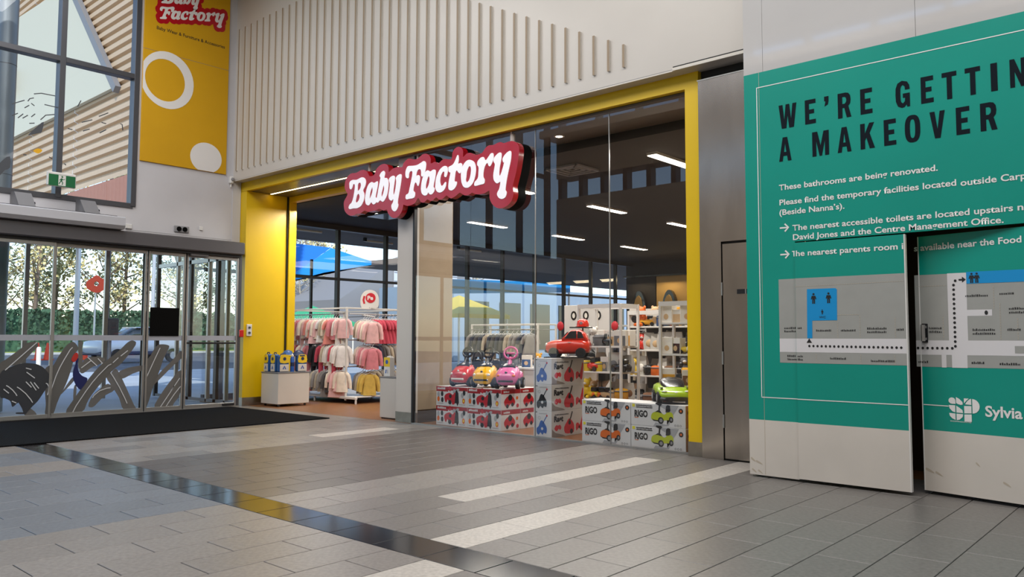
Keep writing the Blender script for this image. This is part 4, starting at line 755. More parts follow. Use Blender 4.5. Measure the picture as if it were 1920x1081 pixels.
ride_on('a','red ride-on toy car with black hoop handle on the red cartons','toy_red',(-8.63,8.68,.583),12,face=0)
ride_on('b','yellow ride-on toy car with black steering wheel, between the red and pink ones','toy_yellow',(-8.19,8.68,.583),20,face=1)
ride_on('c','pink ride-on toy car with big pink steering wheel','toy_pink',(-7.75,8.68,.583),27,face=2)
rc=thing('ride_on_toy_car','glossy orange-red ride-on toy hatchback on top of the scooter cartons','toy car',(-6.67,8.66,1.046),math.radians(-62))
MB().box((-.19,-.31,-.001),(.19,.32,.012),.004).ob('black_base_tray','toy_black',rc)
MB().loft([sec(-.30,.11,.09,.16),sec(-.285,.155,.06,.205),sec(-.22,.165,.05,.235),sec(-.08,.17,.05,.255),sec(.02,.172,.05,.26),sec(.2,.17,.05,.255),sec(.28,.155,.07,.235),sec(.30,.12,.1,.2)]).ob('body','toy_orange_red',rc,smooth=.9)
MB().loft([sec(-.07,.14,.22,.262),sec(-.01,.138,.22,.33),sec(.05,.132,.22,.378),sec(.16,.13,.22,.385),sec(.235,.125,.22,.34),sec(.28,.12,.2,.25)],cap=True).ob('cabin','toy_orange_red',rc,smooth=.9)
for s in (-1,1): MB().add([(s*.1405,-.03,.262),(s*.1385,.03,.345),(s*.135,.06,.362),(s*.135,.13,.365),(s*.139,.13,.262)],[(0,1,2,3,4)]).ob('side_window','toy_glass',rc,smooth=0); MB().add([(s*.139,.145,.265),(s*.1355,.145,.362),(s*.133,.2,.345),(s*.136,.23,.27)],[(0,1,2,3)]).ob('rear_side_window','toy_glass',rc,smooth=0)
MB().add([(-.11,-.083,.268),(.11,-.083,.268),(.10,.0,.352),(-.10,.0,.352)],[(0,1,2,3)]).ob('windscreen','toy_glass',rc,smooth=0)
for x,y in ((-.15,-.18),(.15,-.18),(-.15,.19),(.15,.19)): wheel(rc,x,y,.07,.05,hub='toy_black')
for s in (-1,1): MB().ell((s*.115,-.282,.178),(.035,.02,.024)).ob('headlight','lamp_white',rc)
MB().box((-.075,-.302,.155),(.075,-.284,.19),.006).ob('grille','toy_black',rc); MB().box((-.15,-.305,.07),(.15,-.27,.115),.012).ob('bumper','toy_black',rc); MB().box((.17,.02,.205),(.176,.06,.214)).ob('door_handle','lamp_white',rc)
# lime sports car
lc=thing('ride_on_toy_car','lime green ride-on sports car with dark cabin on the lime carton stack','toy car',(-5.0,8.55,.535),math.radians(40))
MB().loft([sec(-.29,.15,.075,.12),sec(-.27,.185,.07,.145),sec(-.18,.2,.075,.185),sec(-.05,.2,.075,.215),sec(.1,.2,.075,.23),sec(.24,.2,.08,.235),sec(.3,.17,.1,.22)]).ob('body','toy_lime',lc,smooth=.9)
MB().loft([sec(-.13,.12,.17,.2),sec(-.03,.145,.18,.275),sec(.06,.14,.19,.305),sec(.17,.13,.19,.29),sec(.25,.11,.19,.235)]).ob('cabin','toy_glass',lc,smooth=.9)
MB().loft([sec(-.31,.14,.045,.085),sec(-.26,.19,.03,.1),sec(.26,.19,.03,.09)]).ob('bumper_and_sill','toy_black',lc)
for x,y in ((-.185,-.17),(.185,-.17),(-.185,.2),(.185,.2)): wheel(lc,x,y,.072,.055,hub='plastic_grey')
for s in (-1,1): MB().ell((s*.135,-.245,.15),(.035,.04,.012)).ob('headlight','lamp_white',lc); MB().box((s*.16-.02,-.2,.188),(s*.16+.02,-.13,.194),.002).ob('bonnet_vent','toy_black',lc)
MB().ell((0,-.27,.135),(.02,.012,.01)).ob('bonnet_badge','lamp_white',lc)
cpn=thing('baseball_cap','red baseball cap on display above the orange-red toy car','cap',(-6.62,8.92,1.47),math.radians(20))
MB().lathe([(.085,0),(.086,.04),(.075,.08),(.045,.105),(.005,.112)],16).ob('crown','toy_orange_red',cpn,smooth=.9); MB().plate([smooth2([(-.07,-.05),(-.065,-.12),(0,-.15),(.065,-.12),(.07,-.05)],n=2)],.006,lambda a,b,d:(a,b,d+.002)).ob('peak','toy_orange_red',cpn); MB().lathe([(.02,0),(.02,.004)],10,(0,-.088,.05),'y').ob('badge','plastic_grey',cpn)
st=thing('cap_stand','thin black stand holding the red baseball cap','stand',(-6.62,8.92,1.046)); MB().lathe([(.09,0),(.09,.01)],16).ob('base','toy_black',st); MB().tube([(0,0,.01),(0,0,.43)],.012).ob('pole','toy_black',st); MB().box((-.16,-.10,.405),(.1,.1,.424),.004).ob('tray','toy_black',st)
# ---------------------------------------------------------------- shop shell
struct_floor=MB().box((-16,8.16,-.05),(-2.5,24.6,0)).ob('floor_1','wood_floor',smooth=0,kind='structure')
MB().box((-16.2,9.14,4.05),(-2.5,24.8,4.2)).ob('ceiling_1','shop_ceiling',smooth=0,kind='structure')
MB().box((-16.2,24.5,0),(-2.5,24.7,4.05)).ob('wall_far','shop_dark',smooth=0,kind='structure')
MB().box((-4.3,8.3,0),(-4.2,24.5,4.05)).ob('wall_inner','shop_wall',smooth=0,kind='structure')
w3=struct('window_3'); XS=-16
ym=[8.6+1.49*i for i in range(11)]
for y in ym: MB().box((XS-.06,y-.04,0),(XS+.06,y+.04,3.93),.004).ob('mullion','frame_black',w3)
for z,h in ((2.74,.03),(.06,.06)): MB().box((XS-.05,8.2,z-h),(XS+.05,24.5,z+h),.004).ob('transom','frame_black',w3)
MB().box((XS-.08,8.2,3.93),(XS+.08,24.5,4.05)).ob('window_head','alu_dark',w3)
for i in range(10):
    for a,b in ((.12,2.71),(2.77,3.93)): MB().add([(XS,ym[i]+.04,a),(XS,ym[i+1]-.04,a),(XS,ym[i+1]-.04,b),(XS,ym[i]+.04,b)],[(0,1,2,3)]).ob('pane','glass',w3,smooth=0,fix=False)
MB().add([(XS,8.2,.12),(XS,8.56,.12),(XS,8.56,3.93),(XS,8.2,3.93)],[(0,1,2,3)]).ob('pane','glass',w3,smooth=0,fix=False)
# glazed porch outside the doors
w4=struct('window_4')
for x,w in ((-14.9,.03),(-15.3,.055),(-15.65,.03),(-16.45,.05),(-17.05,.03)): MB().box((x-w,8.1,0),(x+w,8.18,3.48)).ob('mullion','frame_black' if w>.04 else 'alu',w4,smooth=0)
MB().box((-18,8.1,2.88),(-14.33,8.16,2.96)).ob('transom','alu',w4,smooth=0); MB().box((-18,8.1,0),(-14.33,8.16,.06)).ob('bottom_rail','alu_dark',w4,smooth=0)
MB().add([(-18,8.13,.06),(-14.33,8.13,.06),(-14.33,8.13,3.48),(-18,8.13,3.48)],[(0,1,2,3)]).ob('pane','glass',w4,smooth=0,fix=False)
for y in (8.13,7.0,5.45,3.2): MB().box((-18.05,y-.04,0),(-17.97,y+.04,3.48)).ob('post','frame_black' if y>7 else 'alu',w4,smooth=0)
MB().box((-18.05,1,3.48),(-14.57,8.2,3.60)).ob('porch_roof','ext_soffit',w4,smooth=0)
MB().box((-18.04,8.13,2.92),(-17.98,12.2,2.97)).ob('outer_transom','frame_black',w4,smooth=0)
for y in (9.6,10.9,12.2): MB().box((-18.04,y-.03,0),(-17.98,y+.03,3.4)).ob('post','frame_black',w4,smooth=0)
# ceiling lights and vents of the shop
LBL={-12.95:'window side',-9.5:'middle',-6.15:'right hand'}
rows=('nearest the entrance','second from the entrance','third from the entrance','at the far end')
pr=None
for x in (-12.95,-9.5,-6.15):
    for j,y in enumerate((10.0,13.05,16.2,19.4)):
        if pr is None:
            pr=thing('ceiling_light','x','light',(x,y,4.0),0,'linear lights on the shop ceiling'); MB().box((-.075,0,0),(.075,1.25,.012)).ob('diffuser','led_cool',pr,smooth=0); MB().box((-.085,-.01,.01),(.085,1.26,.05)).ob('housing','plastic_white',pr,smooth=0); o=pr
        else: o=copy_tree(pr); o.location=(x,y,4.0)
        o['label']='linear shop ceiling light in the %s row, %s'%(LBL[x],rows[j])
for x,y in ((-11,11.5),(-7.5,11.5),(-11,17),(-7.5,17)):
    light('shop_fill_light','AREA',(x,y,3.95),110,(1,.93,.84),(2.5,3))  # extra area lights added to brighten the shop beyond its linear fixtures
cv=thing('ceiling_vent','square louvred air vent in the shop ceiling behind the glass','vent',(-7.7,10.1,4.0))
for i in range(4): 
    a=.32-.08*i; q=MB()
    q.box((-a,-a,.0+.008*i),(a,-a+.03,.03)); q.box((-a,a-.03,.008*i),(a,a,.03)); q.box((-a,-a,.008*i),(-a+.03,a,.03)); q.box((a-.03,-a,.008*i),(a,a,.03)); q.ob('louvre','plastic_grey',cv,smooth=0)
v2=thing('ceiling_fan_coil','dark boxed air unit under the shop ceiling near the entrance','air unit',(-12.3,10.2,3.75)); MB().box((-.5,-.3,0),(.5,.3,.29),.02).ob('casing','toy_black',v2); MB().box((-.4,-.31,.05),(.4,-.3,.1)).ob('grille','alu_dark',v2,smooth=0)
for x in (-13.5,-7.5,-5.5): light('window_fill_light','AREA',(x,9.3,3.9),75,(1,.93,.84),(1.5,.3))  # added fill just inside the glass to brighten the goods; no fixtures there
# niches on the far wall
for i,(x0,x1,m,l) in enumerate(((-16.0,-14.85,'shop_dark','dark lit niche panel on the far shop wall'),(-14.8,-13.6,'niche_wall','warm lit niche panel on the far shop wall'),(-13.5,-12.3,'niche_wall','second warm lit niche panel, right of the first, on the far shop wall'))):
    t=thing('wall_niche',l,'niche',(x0,24.3,1.9)); MB().box((0,0,0),(x1-x0,.15,1.6)).ob('back_panel',m,t,smooth=0); MB().box((-.03,-.25,1.6),(x1-x0+.03,.18,1.66)).ob('shelf_top','toy_black',t,smooth=0)
    light('niche_lamp','AREA',((x0+x1)/2,24.0,3.45),9,(1,.8,.5),(.8,.2),(math.radians(-25),0,0))
    b=thing('baby_carrier','%s baby car seat shown in the %s niche'%(('cream','black trimmed cream','grey')[i],('dark','first warm','second warm')[i]),'car seat',((x0+x1)/2,24.1,1.95))
    q=MB(); q.plate([smooth2([(-.25,.0),(-.28,.4),(-.2,.8),(-.05,1.05),(.12,1.0),(.25,.7),(.3,.3),(.26,0)],n=2)],.16,lambda a,b_,d:(a,d,b_)); q.ob('shell','toy_black',b)
    MB().plate([smooth2([(-.17,.1),(-.19,.4),(-.12,.75),(.02,.9),(.14,.7),(.17,.4),(.15,.1)],n=2)],.03,lambda a,b_,d:(a,-.03+d,b_)).ob('cushion','niche_wall',b); MB().box((-.05,-.05,.3),(.06,-.03,.55),.01).ob('harness','print_red',b)
# ---------------------------------------------------------------- clothes
CL={'pale pink':'e3b5b4','rose pink':'cf7f88','cream':'e9dccb','white':'e6e0dc','deep pink':'c24a5c','black':'1d1c20','grey':'8c8987','dark grey':'4c4a4c','coral':'d8867c','mustard':'c9a951','oatmeal':'b5a995','navy':'33384a'}
for k,c in CL.items(): mat('cloth_'+k,c,.9,noise=.12,nscale=14,bump=.4,bscale=9)
hang=MB().tube([(0,0,.075),(.018,0,.09),(.03,0,.075),(.02,0,.058),(0,0,.04),(0,0,.02)],.0035,6); hang.tube([(-.09,0,-.012),(0,0,.022),(.09,0,-.012)],.006,6); hang_me=hang.mesh('hanger','hanger_white')
def gmesh(kind,ck):
    q=MB()
    def s(z,hw,th,ph=0,n=16,cx=0):
        out=[]
        for k in range(n):
            a=2*pi*k/n; rp_=1+.18*math.sin(3*a+ph)+.1*math.sin(5*a+2*ph); out.append((cx+hw*math.cos(a),th*math.sin(a)*rp_,z))
        return out
    if kind in('top','romper','dress'):
        wb={'top':.095,'romper':.085,'dress':.14}[kind]; ln={'top':.30,'romper':.27,'dress':.36}[kind]
        q.loft([s(0,.035,.012),s(-.012,.07,.018,.5),s(-.05,.088,.026,1),s(-.13,.085,.028,1.6),s(-.22,(wb+.085)/2,.03,2.3),s(-ln,wb,.032,3)])
        for d in (-1,1):
            L=.19 if kind!='dress' else .09
            q.tube([(d*.06,0,-.02),(d*.10,0,-.06),(d*.125,.0,-.06-L*.5),(d*.135,0,-.06-L)],[.03,.034,.028,.022],8,T=Matrix.Scale(.75,4,(0,1,0)))
    if kind in('romper','pants'):
        z0=-.27 if kind=='romper' else 0
        if kind=='pants': q.loft([s(0,.075,.02),s(-.06,.085,.028,1)])
        for d in (-1,1): q.tube([(d*.042,0,z0+.02),(d*.05,0,z0-.12),(d*.058,0,z0-.24)],[.045,.036,.028],8,T=Matrix.Scale(.65,4,(0,1,0)))
    return q.mesh({'top':'baby_shirt','romper':'baby_romper','dress':'baby_dress','pants':'baby_trousers'}[kind],'cloth_'+ck,.9)
GM={}
WORD={'top':'shirt','romper':'romper','dress':'dress','pants':'trousers'}
def garment(kind,ck,loc,rot,label,group,sc=1):
    if (kind,ck) not in GM: GM[kind,ck]=gmesh(kind,ck)
    o=link(GM[kind,ck].name.split('.')[0],GM[kind,ck],None,(loc[0],loc[1],loc[2]-.08*sc),rot,label,'clothes',group); o.scale=(sc,sc,sc)
    link('hanger',hang_me,o); return o
def rack(label,x0,x1,y,rails,loc=(0,0,0),dy=.5,h=1.9):
    t=thing('clothes_rack',label,'clothes rack',loc)
    for x in (x0,x1):
        for yy in (y,y+dy): MB().box((x-.02,yy-.02,.06),(x+.02,yy+.02,h),.006).ob('post','rack_white',t)
    for yy in (y,y+dy): MB().box((x0,yy-.015,h-.03),(x1,yy+.015,h),.004).ob('top_bar','rack_white',t); MB().box((x0-.1,yy-.03 if yy==y else yy,.09),(x1+.35,yy+.03,.14),.006).ob('base_beam','rack_white',t)
    for x in (x0,x1): MB().box((x-.015,y,h-.03),(x+.015,y+dy,h),.004).ob('top_bar','rack_white',t)
    MB().box((x0,y,.125),(x1+.33,y+dy,.145)).ob('base_shelf','rack_white',t,smooth=0)
    for x in (x0+.3,(x0+x1)/2,x1+.33):
        for yy in (y,y+dy): MB().lathe([(.018,0),(.022,.02),(.018,.09)],8,(x,yy,0)).ob('foot','rack_white',t)
    for z in rails:
        for yy in (y-.04,y+dy+.04): MB().tube([(x0,yy,z),(x1,yy,z)],.011,8).ob('hanging_rail','alu',t)
    return t
SC=1.38
rack('white baby clothes rack beside the shop entrance',-15.3,-13.17,9.78,(1.80,1.27,.74),dy=1.5,h=1.93)
seqs=[('top rail',1.80,[('top','white'),('romper','white'),('top','pale pink'),('top','rose pink'),('romper','pale pink'),('top','cream'),('top','rose pink'),('romper','pale pink'),('top','cream'),('top','pale pink'),('top','coral'),('top','cream'),('dress','pale pink'),('top','cream'),('top','pale pink'),('dress','white'),('top','oatmeal'),('top','cream'),('dress','coral')]),
 ('middle rail',1.27,[('romper','white'),('top','white'),('romper','rose pink'),('romper','white'),('top','cream'),('romper','coral'),('romper','deep pink'),('top','cream'),('romper','pale pink'),('top','white'),('romper','rose pink'),('pants','black'),('romper','black'),('top','black'),('pants','dark grey'),('romper','deep pink'),('pants','rose pink'),('top','oatmeal'),('top','white')]),
 ('bottom rail',.74,[('top','cream'),('top','pale pink'),('dress','white'),('top','cream'),('top','coral'),('top','cream'),('dress','pale pink'),('top','cream'),('top','rose pink'),('top','cream'),('top','rose pink'),('top','coral'),('top','grey'),('top','oatmeal'),('top','grey'),('top','oatmeal'),('top','grey'),('dress','grey'),('top','dark grey')])]
for rn,z,seq in seqs:
    for i,(k,c) in enumerate(seq+[seq[3],seq[6],seq[1],seq[9]]):
        x=-15.22+i*.09; garment(k,c,(x+R.uniform(-.015,.015),9.74,z),math.radians(38+R.uniform(-14,14)),'%s baby %s, %s from left on the entrance rack’s %s'%(c,WORD[k],ORD[i] if i<20 else 'twenty-'+ORD[i-20],rn),'baby clothes on the %s of the entrance rack'%rn,SC*R.uniform(.93,1.05))
# end face of the rack: outward arms and side rail
endr=thing('garment_rail','white rails with outward arms on the end of the baby clothes rack','rack')
for z in (1.80,1.27,.74):
    MB().tube([(-13.12,9.8,z),(-13.12,11.6,z)],.011,8).ob('side_rail','alu',endr)
    for y in (10.15,): MB().tube([(-13.15,y,z-.02),(-12.75,y,z-.06)],.01,8).ob('arm','rack_white',endr)
fo=[('top arm',1.78,['oatmeal','cream','pale pink','cream','pale pink'],'top'),('middle arm',1.25,['cream','pale pink','rose pink','pale pink','rose pink'],'top'),('bottom arm',.72,['grey','oatmeal','mustard','mustard'],'top')]
for an,z,cs,k in fo:
    for i,c in enumerate(cs): garment(k,c,(-13.1+i*.075,10.15-i*.0,z-.01*i),math.radians(62),'%s baby top, %s on the %s at the rack end'%(c,ORD[i],an),'tops on the %s at the rack end'%an,SC*1.02)
se=[('upper',1.80,['deep pink']*6+['white','grey','dark grey','navy','grey','coral'],'dress'),('middle',1.27,['navy','dark grey','grey','oatmeal','grey','oatmeal','grey','grey','dark grey','oatmeal','grey','navy'],'top'),('lower',.74,['oatmeal','grey','oatmeal','grey','grey','oatmeal','grey','oatmeal','grey','dark grey','grey','oatmeal'],'top')]
for sn,z,cs,k in se:
    for i,c in enumerate(cs): garment(k if c=='deep pink' or sn!='upper' else 'top',c,(-13.1,10.42+i*.095,z),math.radians(32+R.uniform(-10,10)),'%s baby garment, %s along the %s end rail of the rack'%(c,ORD[i],sn),'clothes along the %s end rail'%sn,SC)
ps=thing('display_card','white arched display card with a red round emblem on the clothes rack','display card',(-13.17,10.35,1.94),math.radians(38))
MB().plate([smooth2([(-.17,0),(-.19,.2),(-.12,.33),(0,.37),(.12,.33),(.19,.2),(.17,0),(0,-.005)],n=3)],.012,lambda a,b,d:(a,d,b)).ob('card','plastic_white',ps); MB().plate([disc(.02,.2,.105,20)],.002,lambda a,b,d:(a,-.003+d,b)).ob('red_disc','print_red',ps); MB().plate([ribbon([(-.11,.08),(-.13,.16),(-.11,.24)],.04)],.002,lambda a,b,d:(a,-.003+d,b)).ob('red_stroke','print_red',ps); text('Pe',.12,'white_ink',ps,(-.05,-.0045,.16),width=.12,bold=.004,letters=True); MB().tube([(0,.006,-.03),(0,.006,.01)],.008).ob('card_clip','alu',ps)
# second and third racks deeper in the shop, seen through the glass
for ri_,(x0,y0,lab_) in enumerate(((-12.4,12.6,'dark clothes rack behind the shop glass, on the left'),(-10.6,15.0,'dark clothes rack deep in the shop, behind the first'))):
    rack(lab_,x0,x0+1.9,y0,(1.5,.85),dy=.6,h=1.62)
    for rn,z in (('upper',1.5),('lower',.85)):
        for i in range(14):
            c=R.choice(['grey','dark grey','black','oatmeal','navy','oatmeal','grey']); garment(R.choice(['top','dress','romper']),c,(x0+.12+i*.125,y0-.05,z),math.radians(35+R.uniform(-15,15)),'%s garment, %s from left, %s rail of the %s dark rack'%(c,ORD[i],rn,('first','second')[ri_]),'clothes on the %s rail of the %s dark rack'%(rn,('first','second')[ri_]),1.35)
# ---------------------------------------------------------------- plinth with lunch boxes
pl=thing('display_plinth','white display plinth on castors against the yellow pier','plinth',(-13.955,8.36,0))
MB().box((0,0,.05),(.595,.69,.63),.004).ob('cabinet','hoard_white',pl); MB().box((-.008,-.008,.63),(.603,.698,.655),.003).ob('top_board','bracket_grey',pl)
for x,y in ((.06,.06),(.54,.06),(.54,.63),(.06,.63)): MB().lathe([(.022,-.012),(.022,.012)],10,(x,y,.022),'x').ob('castor','toy_black',pl)
for n,c in (('lunch_blue','1b4f8a'),('lunch_yellow','e0bd25'),('lunch_navy','1a2c50')): mat(n,c,.45)
def lunch(label,loc,rot,w=.14,h=.33):
    t=thing('lunch_box',label,'lunch box',loc,rot,'lunch boxes on the display plinth'); t.scale=(1.15,1,1.12)
    MB().box((0,0,0),(w,.10,h*.92),.02).ob('bag','lunch_blue',t); MB().box((.01,-.008,.01),(w-.01,.0,h*.42),.012).ob('lower_pocket','hoard_white',t); MB().plate([smooth2([(.015,.16),(.015,.26),(.04,.295),(w-.04,.295),(w-.015,.26),(w-.015,.16)],n=2)],.008,lambda a,b,d:(a,-.008+d,b)).ob('upper_panel','lunch_yellow',t)
    MB().tube([(w*.25,.05,h*.9),(w*.3,.05,h),(w*.7,.05,h),(w*.75,.05,h*.9)],.01,6).ob('carry_handle','lunch_navy',t)
    MB().plate([disc(w/2,.225,.03,10)],.003,lambda a,b,d:(a,-.011+d,b)).ob('printed_badge','lunch_navy',t); MB().plate([ribbon([(w*.35,.05),(w*.5,.1),(w*.62,.05)],.02)],.003,lambda a,b,d:(a,-.011+d,b)).ob('printed_picture','print_blue',t)
zt=.655
lunch('yellow and blue lunch box at the left front of the plinth',(-13.92,8.385,zt),0); lunch('yellow and blue lunch box on the plinth, second from the left',(-13.68,8.385,zt),0)
lunch('wide yellow and grey lunch box at the plinth corner, facing the shop',(-13.40,8.40,zt),pi/2,.19,.31); lunch('wide yellow and grey lunch box at the back right of the plinth',(-13.40,8.80,zt),pi/2,.19,.31)
def bottle(label,loc,h=.3,c='print_blue'):
    t=thing('drink_bottle',label,'bottle',loc); MB().lathe([(.035,0),(.038,.01),(.038,h*.7),(.03,h*.78),(.022,h*.82)],14).ob('body',c,t,smooth=.9); MB().lathe([(.026,h*.82),(.026,h*.9),(.012,h*.95),(.012,h)],12).ob('cap','plastic_white',t); MB().lathe([(.0385,h*.3),(.0385,h*.5)],14).ob('label_band','lunch_navy',t)
bottle('blue drink bottle with white cap between the two wide lunch boxes',(-13.42,8.695,zt),.36); bottle('dark blue drink bottle on the low cabinet beside the white column',(-9.99,8.5,.685),.3,'lunch_navy')
for i,(x,y,z,c,l) in enumerate(((-13.62,8.72,zt,'lunch_blue','blue cap with yellow trim heaped behind the lunch boxes'),(-13.52,8.9,zt,'lunch_navy','dark navy cap heaped behind the lunch boxes'))):
    t=thing('sun_hat',l,'cap',(x,y,z)); MB().tube([(0,0,0),(0,0,.3)],.012).ob('stand','toy_black',t); MB().lathe([(.14,.3),(.12,.32),(.1,.36),(.07,.4),(.01,.42)],16).ob('crown',c,t,smooth=.9); MB().torus((0,0,.31),.13,.015,16,6).ob('trim','lunch_yellow' if i==0 else c,t)
cb=thing('low_cabinet','low white cabinet standing against the white column','cabinet',(-10.335,8.36,0)); MB().box((0,0,.02),(.585,.5,.66),.004).ob('body','panel_white',cb); MB().box((-.005,-.005,.66),(.59,.505,.682),.003).ob('top_board','bracket_grey',cb); MB().box((.02,.02,0),(.56,.48,.02)).ob('plinth_base','toy_black',cb)
fl=thing('boxed_set','yellow and white boxed set on the low cabinet','box',(-10.29,8.4,.683)); MB().box((0,0,0),(.15,.1,.31),.004).ob('carton','plastic_white',fl); MB().box((.0,-.002,.16),(.15,.0,.31)).ob('yellow_panel','lunch_yellow',fl,smooth=0); MB().plate([disc(.075,.235,.035,12)],.002,fr).ob('round_badge','print_blue',fl); MB().plate([ribbon([(.05,.05),(.06,.11)],.02)],.002,fr).ob('printed_figure','print_blue',fl); MB().plate([ribbon([(.1,.05),(.095,.11)],.02)],.002,fr).ob('printed_figure','print_grey',fl); MB().lathe([(.05,.31),(.045,.33),(.01,.335)],14,(.09,.05,0)).ob('lid','plastic_white',fl)
# ---------------------------------------------------------------- toy shelving
for n,c in (('toy_tan','c9a77c'),('toy_brown','7a5233'),('toy_mustard','d59a1c'),('toy_white','e6e1d8'),('toy_grey','6e6e70'),('toy_blue2','2b4b7c'),('toy_clear','b8b4ac')): mat(n,c,.7,bump=.2,bscale=60)
TC=[('tan','toy_tan'),('brown','toy_brown'),('tan','toy_tan'),('brown','toy_brown'),('black','toy_black'),('mustard','toy_mustard'),('grey','toy_grey'),('white','toy_white'),('mustard','toy_mustard'),('white','toy_white'),('grey','toy_grey'),('red','toy_orange_red'),('black','toy_black'),('orange','print_orange'),('blue','toy_blue2'),('yellow','lunch_yellow')]
def toy(kind,c,loc,rot,sc,label,group):
    nm={'bear':'soft_toy','car':'toy_truck','box':'boxed_toy','drum':'toy_drum','bag':'toy_bag'}[kind]
    t=thing(nm,label,'toy',loc,rot,group); t.scale=(sc,)*3
    if kind=='bear':
        MB().ell((0,0,.075),(.06,.05,.075)).ob('body',c,t,smooth=.9); hd_=MB().ell((0,-.01,.185),(.055,.05,.05)).ob('head',c,t,smooth=.9); 
        for s in (-1,1): MB().ell((s*.045,0,.225),(.02,.012,.022),6,5).ob('ear',c,t,smooth=.9); MB().ell((s*.065,-.02,.1),(.02,.02,.05),6,5).ob('arm',c,t,smooth=.9); MB().ell((s*.04,-.055,.02),(.024,.045,.022),6,5).ob('leg',c,t,smooth=.9)
        MB().ell((0,-.055,.175),(.022,.018,.016),6,5).ob('muzzle','toy_white',t,smooth=.9)
    elif kind=='car':
        MB().loft([sec(-.12,.05,.03,.08),sec(-.1,.06,.025,.1),sec(.0,.062,.025,.1),sec(.11,.06,.025,.1),sec(.12,.05,.03,.08)],T=Matrix.Rotation(pi/2,4,'Z')).ob('body',c,t,smooth=.9)
        MB().box((-.02,-.045,.09),(.09,.045,.16),.015).ob('cab','toy_glass',t)
        for x in (-.075,.075):
            for s in (-1,1): MB().lathe([(.03,-.012),(.03,.012)],10,(x,s*.055,.03),'y').ob('wheel','toy_black',t)
    elif kind=='box':
        MB().box((-.08,-.05,0),(.08,.05,.2),.003).ob('carton','toy_white',t); MB().box((-.075,-.052,.005),(.075,-.05,.13)).ob('printed_panel',c,t,smooth=0); MB().plate([disc(0,.07,.035,10)],.001,lambda a,b,d:(a,-.0535+d,b)).ob('window_picture','toy_tan',t)
    elif kind=='drum':
        MB().lathe([(.07,0),(.078,.01),(.078,.10),(.07,.12),(.04,.13)],16).ob('shell',c,t,smooth=.9); MB().torus((0,0,.1),.078,.008,16,6).ob('rim','toy_grey',t)
    else:
        MB().loft([[(-.07,-.04,0),(.07,-.04,0),(.07,.04,0),(-.07,.04,0)],[(-.08,-.035,.1),(.08,-.035,.1),(.08,.035,.1),(-.08,.035,.1)],[(-.06,-.01,.22),(.06,-.01,.22),(.06,.01,.22),(-.06,.01,.22)]]).ob('clear_bag','toy_clear',t); MB().ell((0,-.03,.08),(.05,.02,.05)).ob('contents',c,t)
    return t
def shelf_unit(label,x0,x1,y0,y1,h,shelves,nm,kinds,n,sc=1.2,big=False):
    t=thing('shelf_unit',label,'shelf'); MB().box((x0,y1-.004,.1),(x1,y1+.004,h-.1)).ob('back_panel','shop_dark',t,smooth=0) if n>5 and 'white' not in nm else None
    for x in (x0,x1):
        for y in (y0,y1): MB().box((x-.018,y-.018,0),(x+.018,y+.018,h),.004).ob('post','rack_white',t)
    for z in shelves: MB().box((x0,y0,z-.025),(x1,y1,z),.003).ob('shelf_board','rack_white',t)
    MB().box((x0,y0-.02,h-.06),(x1,y0+.01,h)).ob('top_rail','rack_white',t,smooth=0); MB().box((x0,y1-.01,h-.06),(x1,y1+.01,h)).ob('top_rail','rack_white',t,smooth=0)
    for x in (x0,x1): MB().box((x-.01,y0,h-.06),(x+.01,y1,h)).ob('top_rail','rack_white',t,smooth=0)
    hs=sorted(shelves); sw_=['bottom','second','third','fourth','top']
    for si,z in enumerate(hs):
        for r in range(2 if big else 1):
            for i in range(n):
                k=R.choice(kinds); cn,c=R.choice(TC); x=x0+(i+.5)*(x1-x0)/n; y=y0+.10+r*.2
                s=sc*R.uniform(.85,1.15); gap=(hs[si+1]-z if si+1<len(hs) else 9); s=min(s,(gap-.05)/.25)
                toy(k,c,(x,y,z),R.uniform(-.3,.6),s,'%s %s, %s from left, %s shelf of the %s%s'%(cn,{'bear':'soft toy','car':'toy truck','box':'boxed toy','drum':'toy drum','bag':'bagged toy'}[k],ORD[i],sw_[si],nm,', front row' if (big and r==0) else (', back row' if big else '')),'toys on the %s shelf of the %s'%(sw_[si],nm))
shelf_unit('white framed toy shelf behind the scooter cartons',-7.12,-6.38,9.5,9.95,1.81,(.43,.83,1.2),'white framed toy shelf',['car','bear','box','drum','bag'],6,1.15,True)
shelf_unit('long toy shelf running behind the lime toy car',-6.9,-5.55,10.5,11.0,1.74,(.3,.75,1.14,1.5),'long toy shelf',['car','bear','bag','drum','bag','bear'],11,1.25,True)
shelf_unit('narrow toy shelf at the right edge of the shop window',-5.55,-4.85,9.2,9.55,1.8,(.3,.7,1.11,1.52),'narrow toy shelf',['bear','box','car'],5,1.0)
shelf_unit('tall shelf against the right hand shop wall',-5.6,-4.35,13.0,13.5,2.0,(.4,.8,1.2,1.6),'right hand wall shelf',['box','bag','bear'],6,1.3)
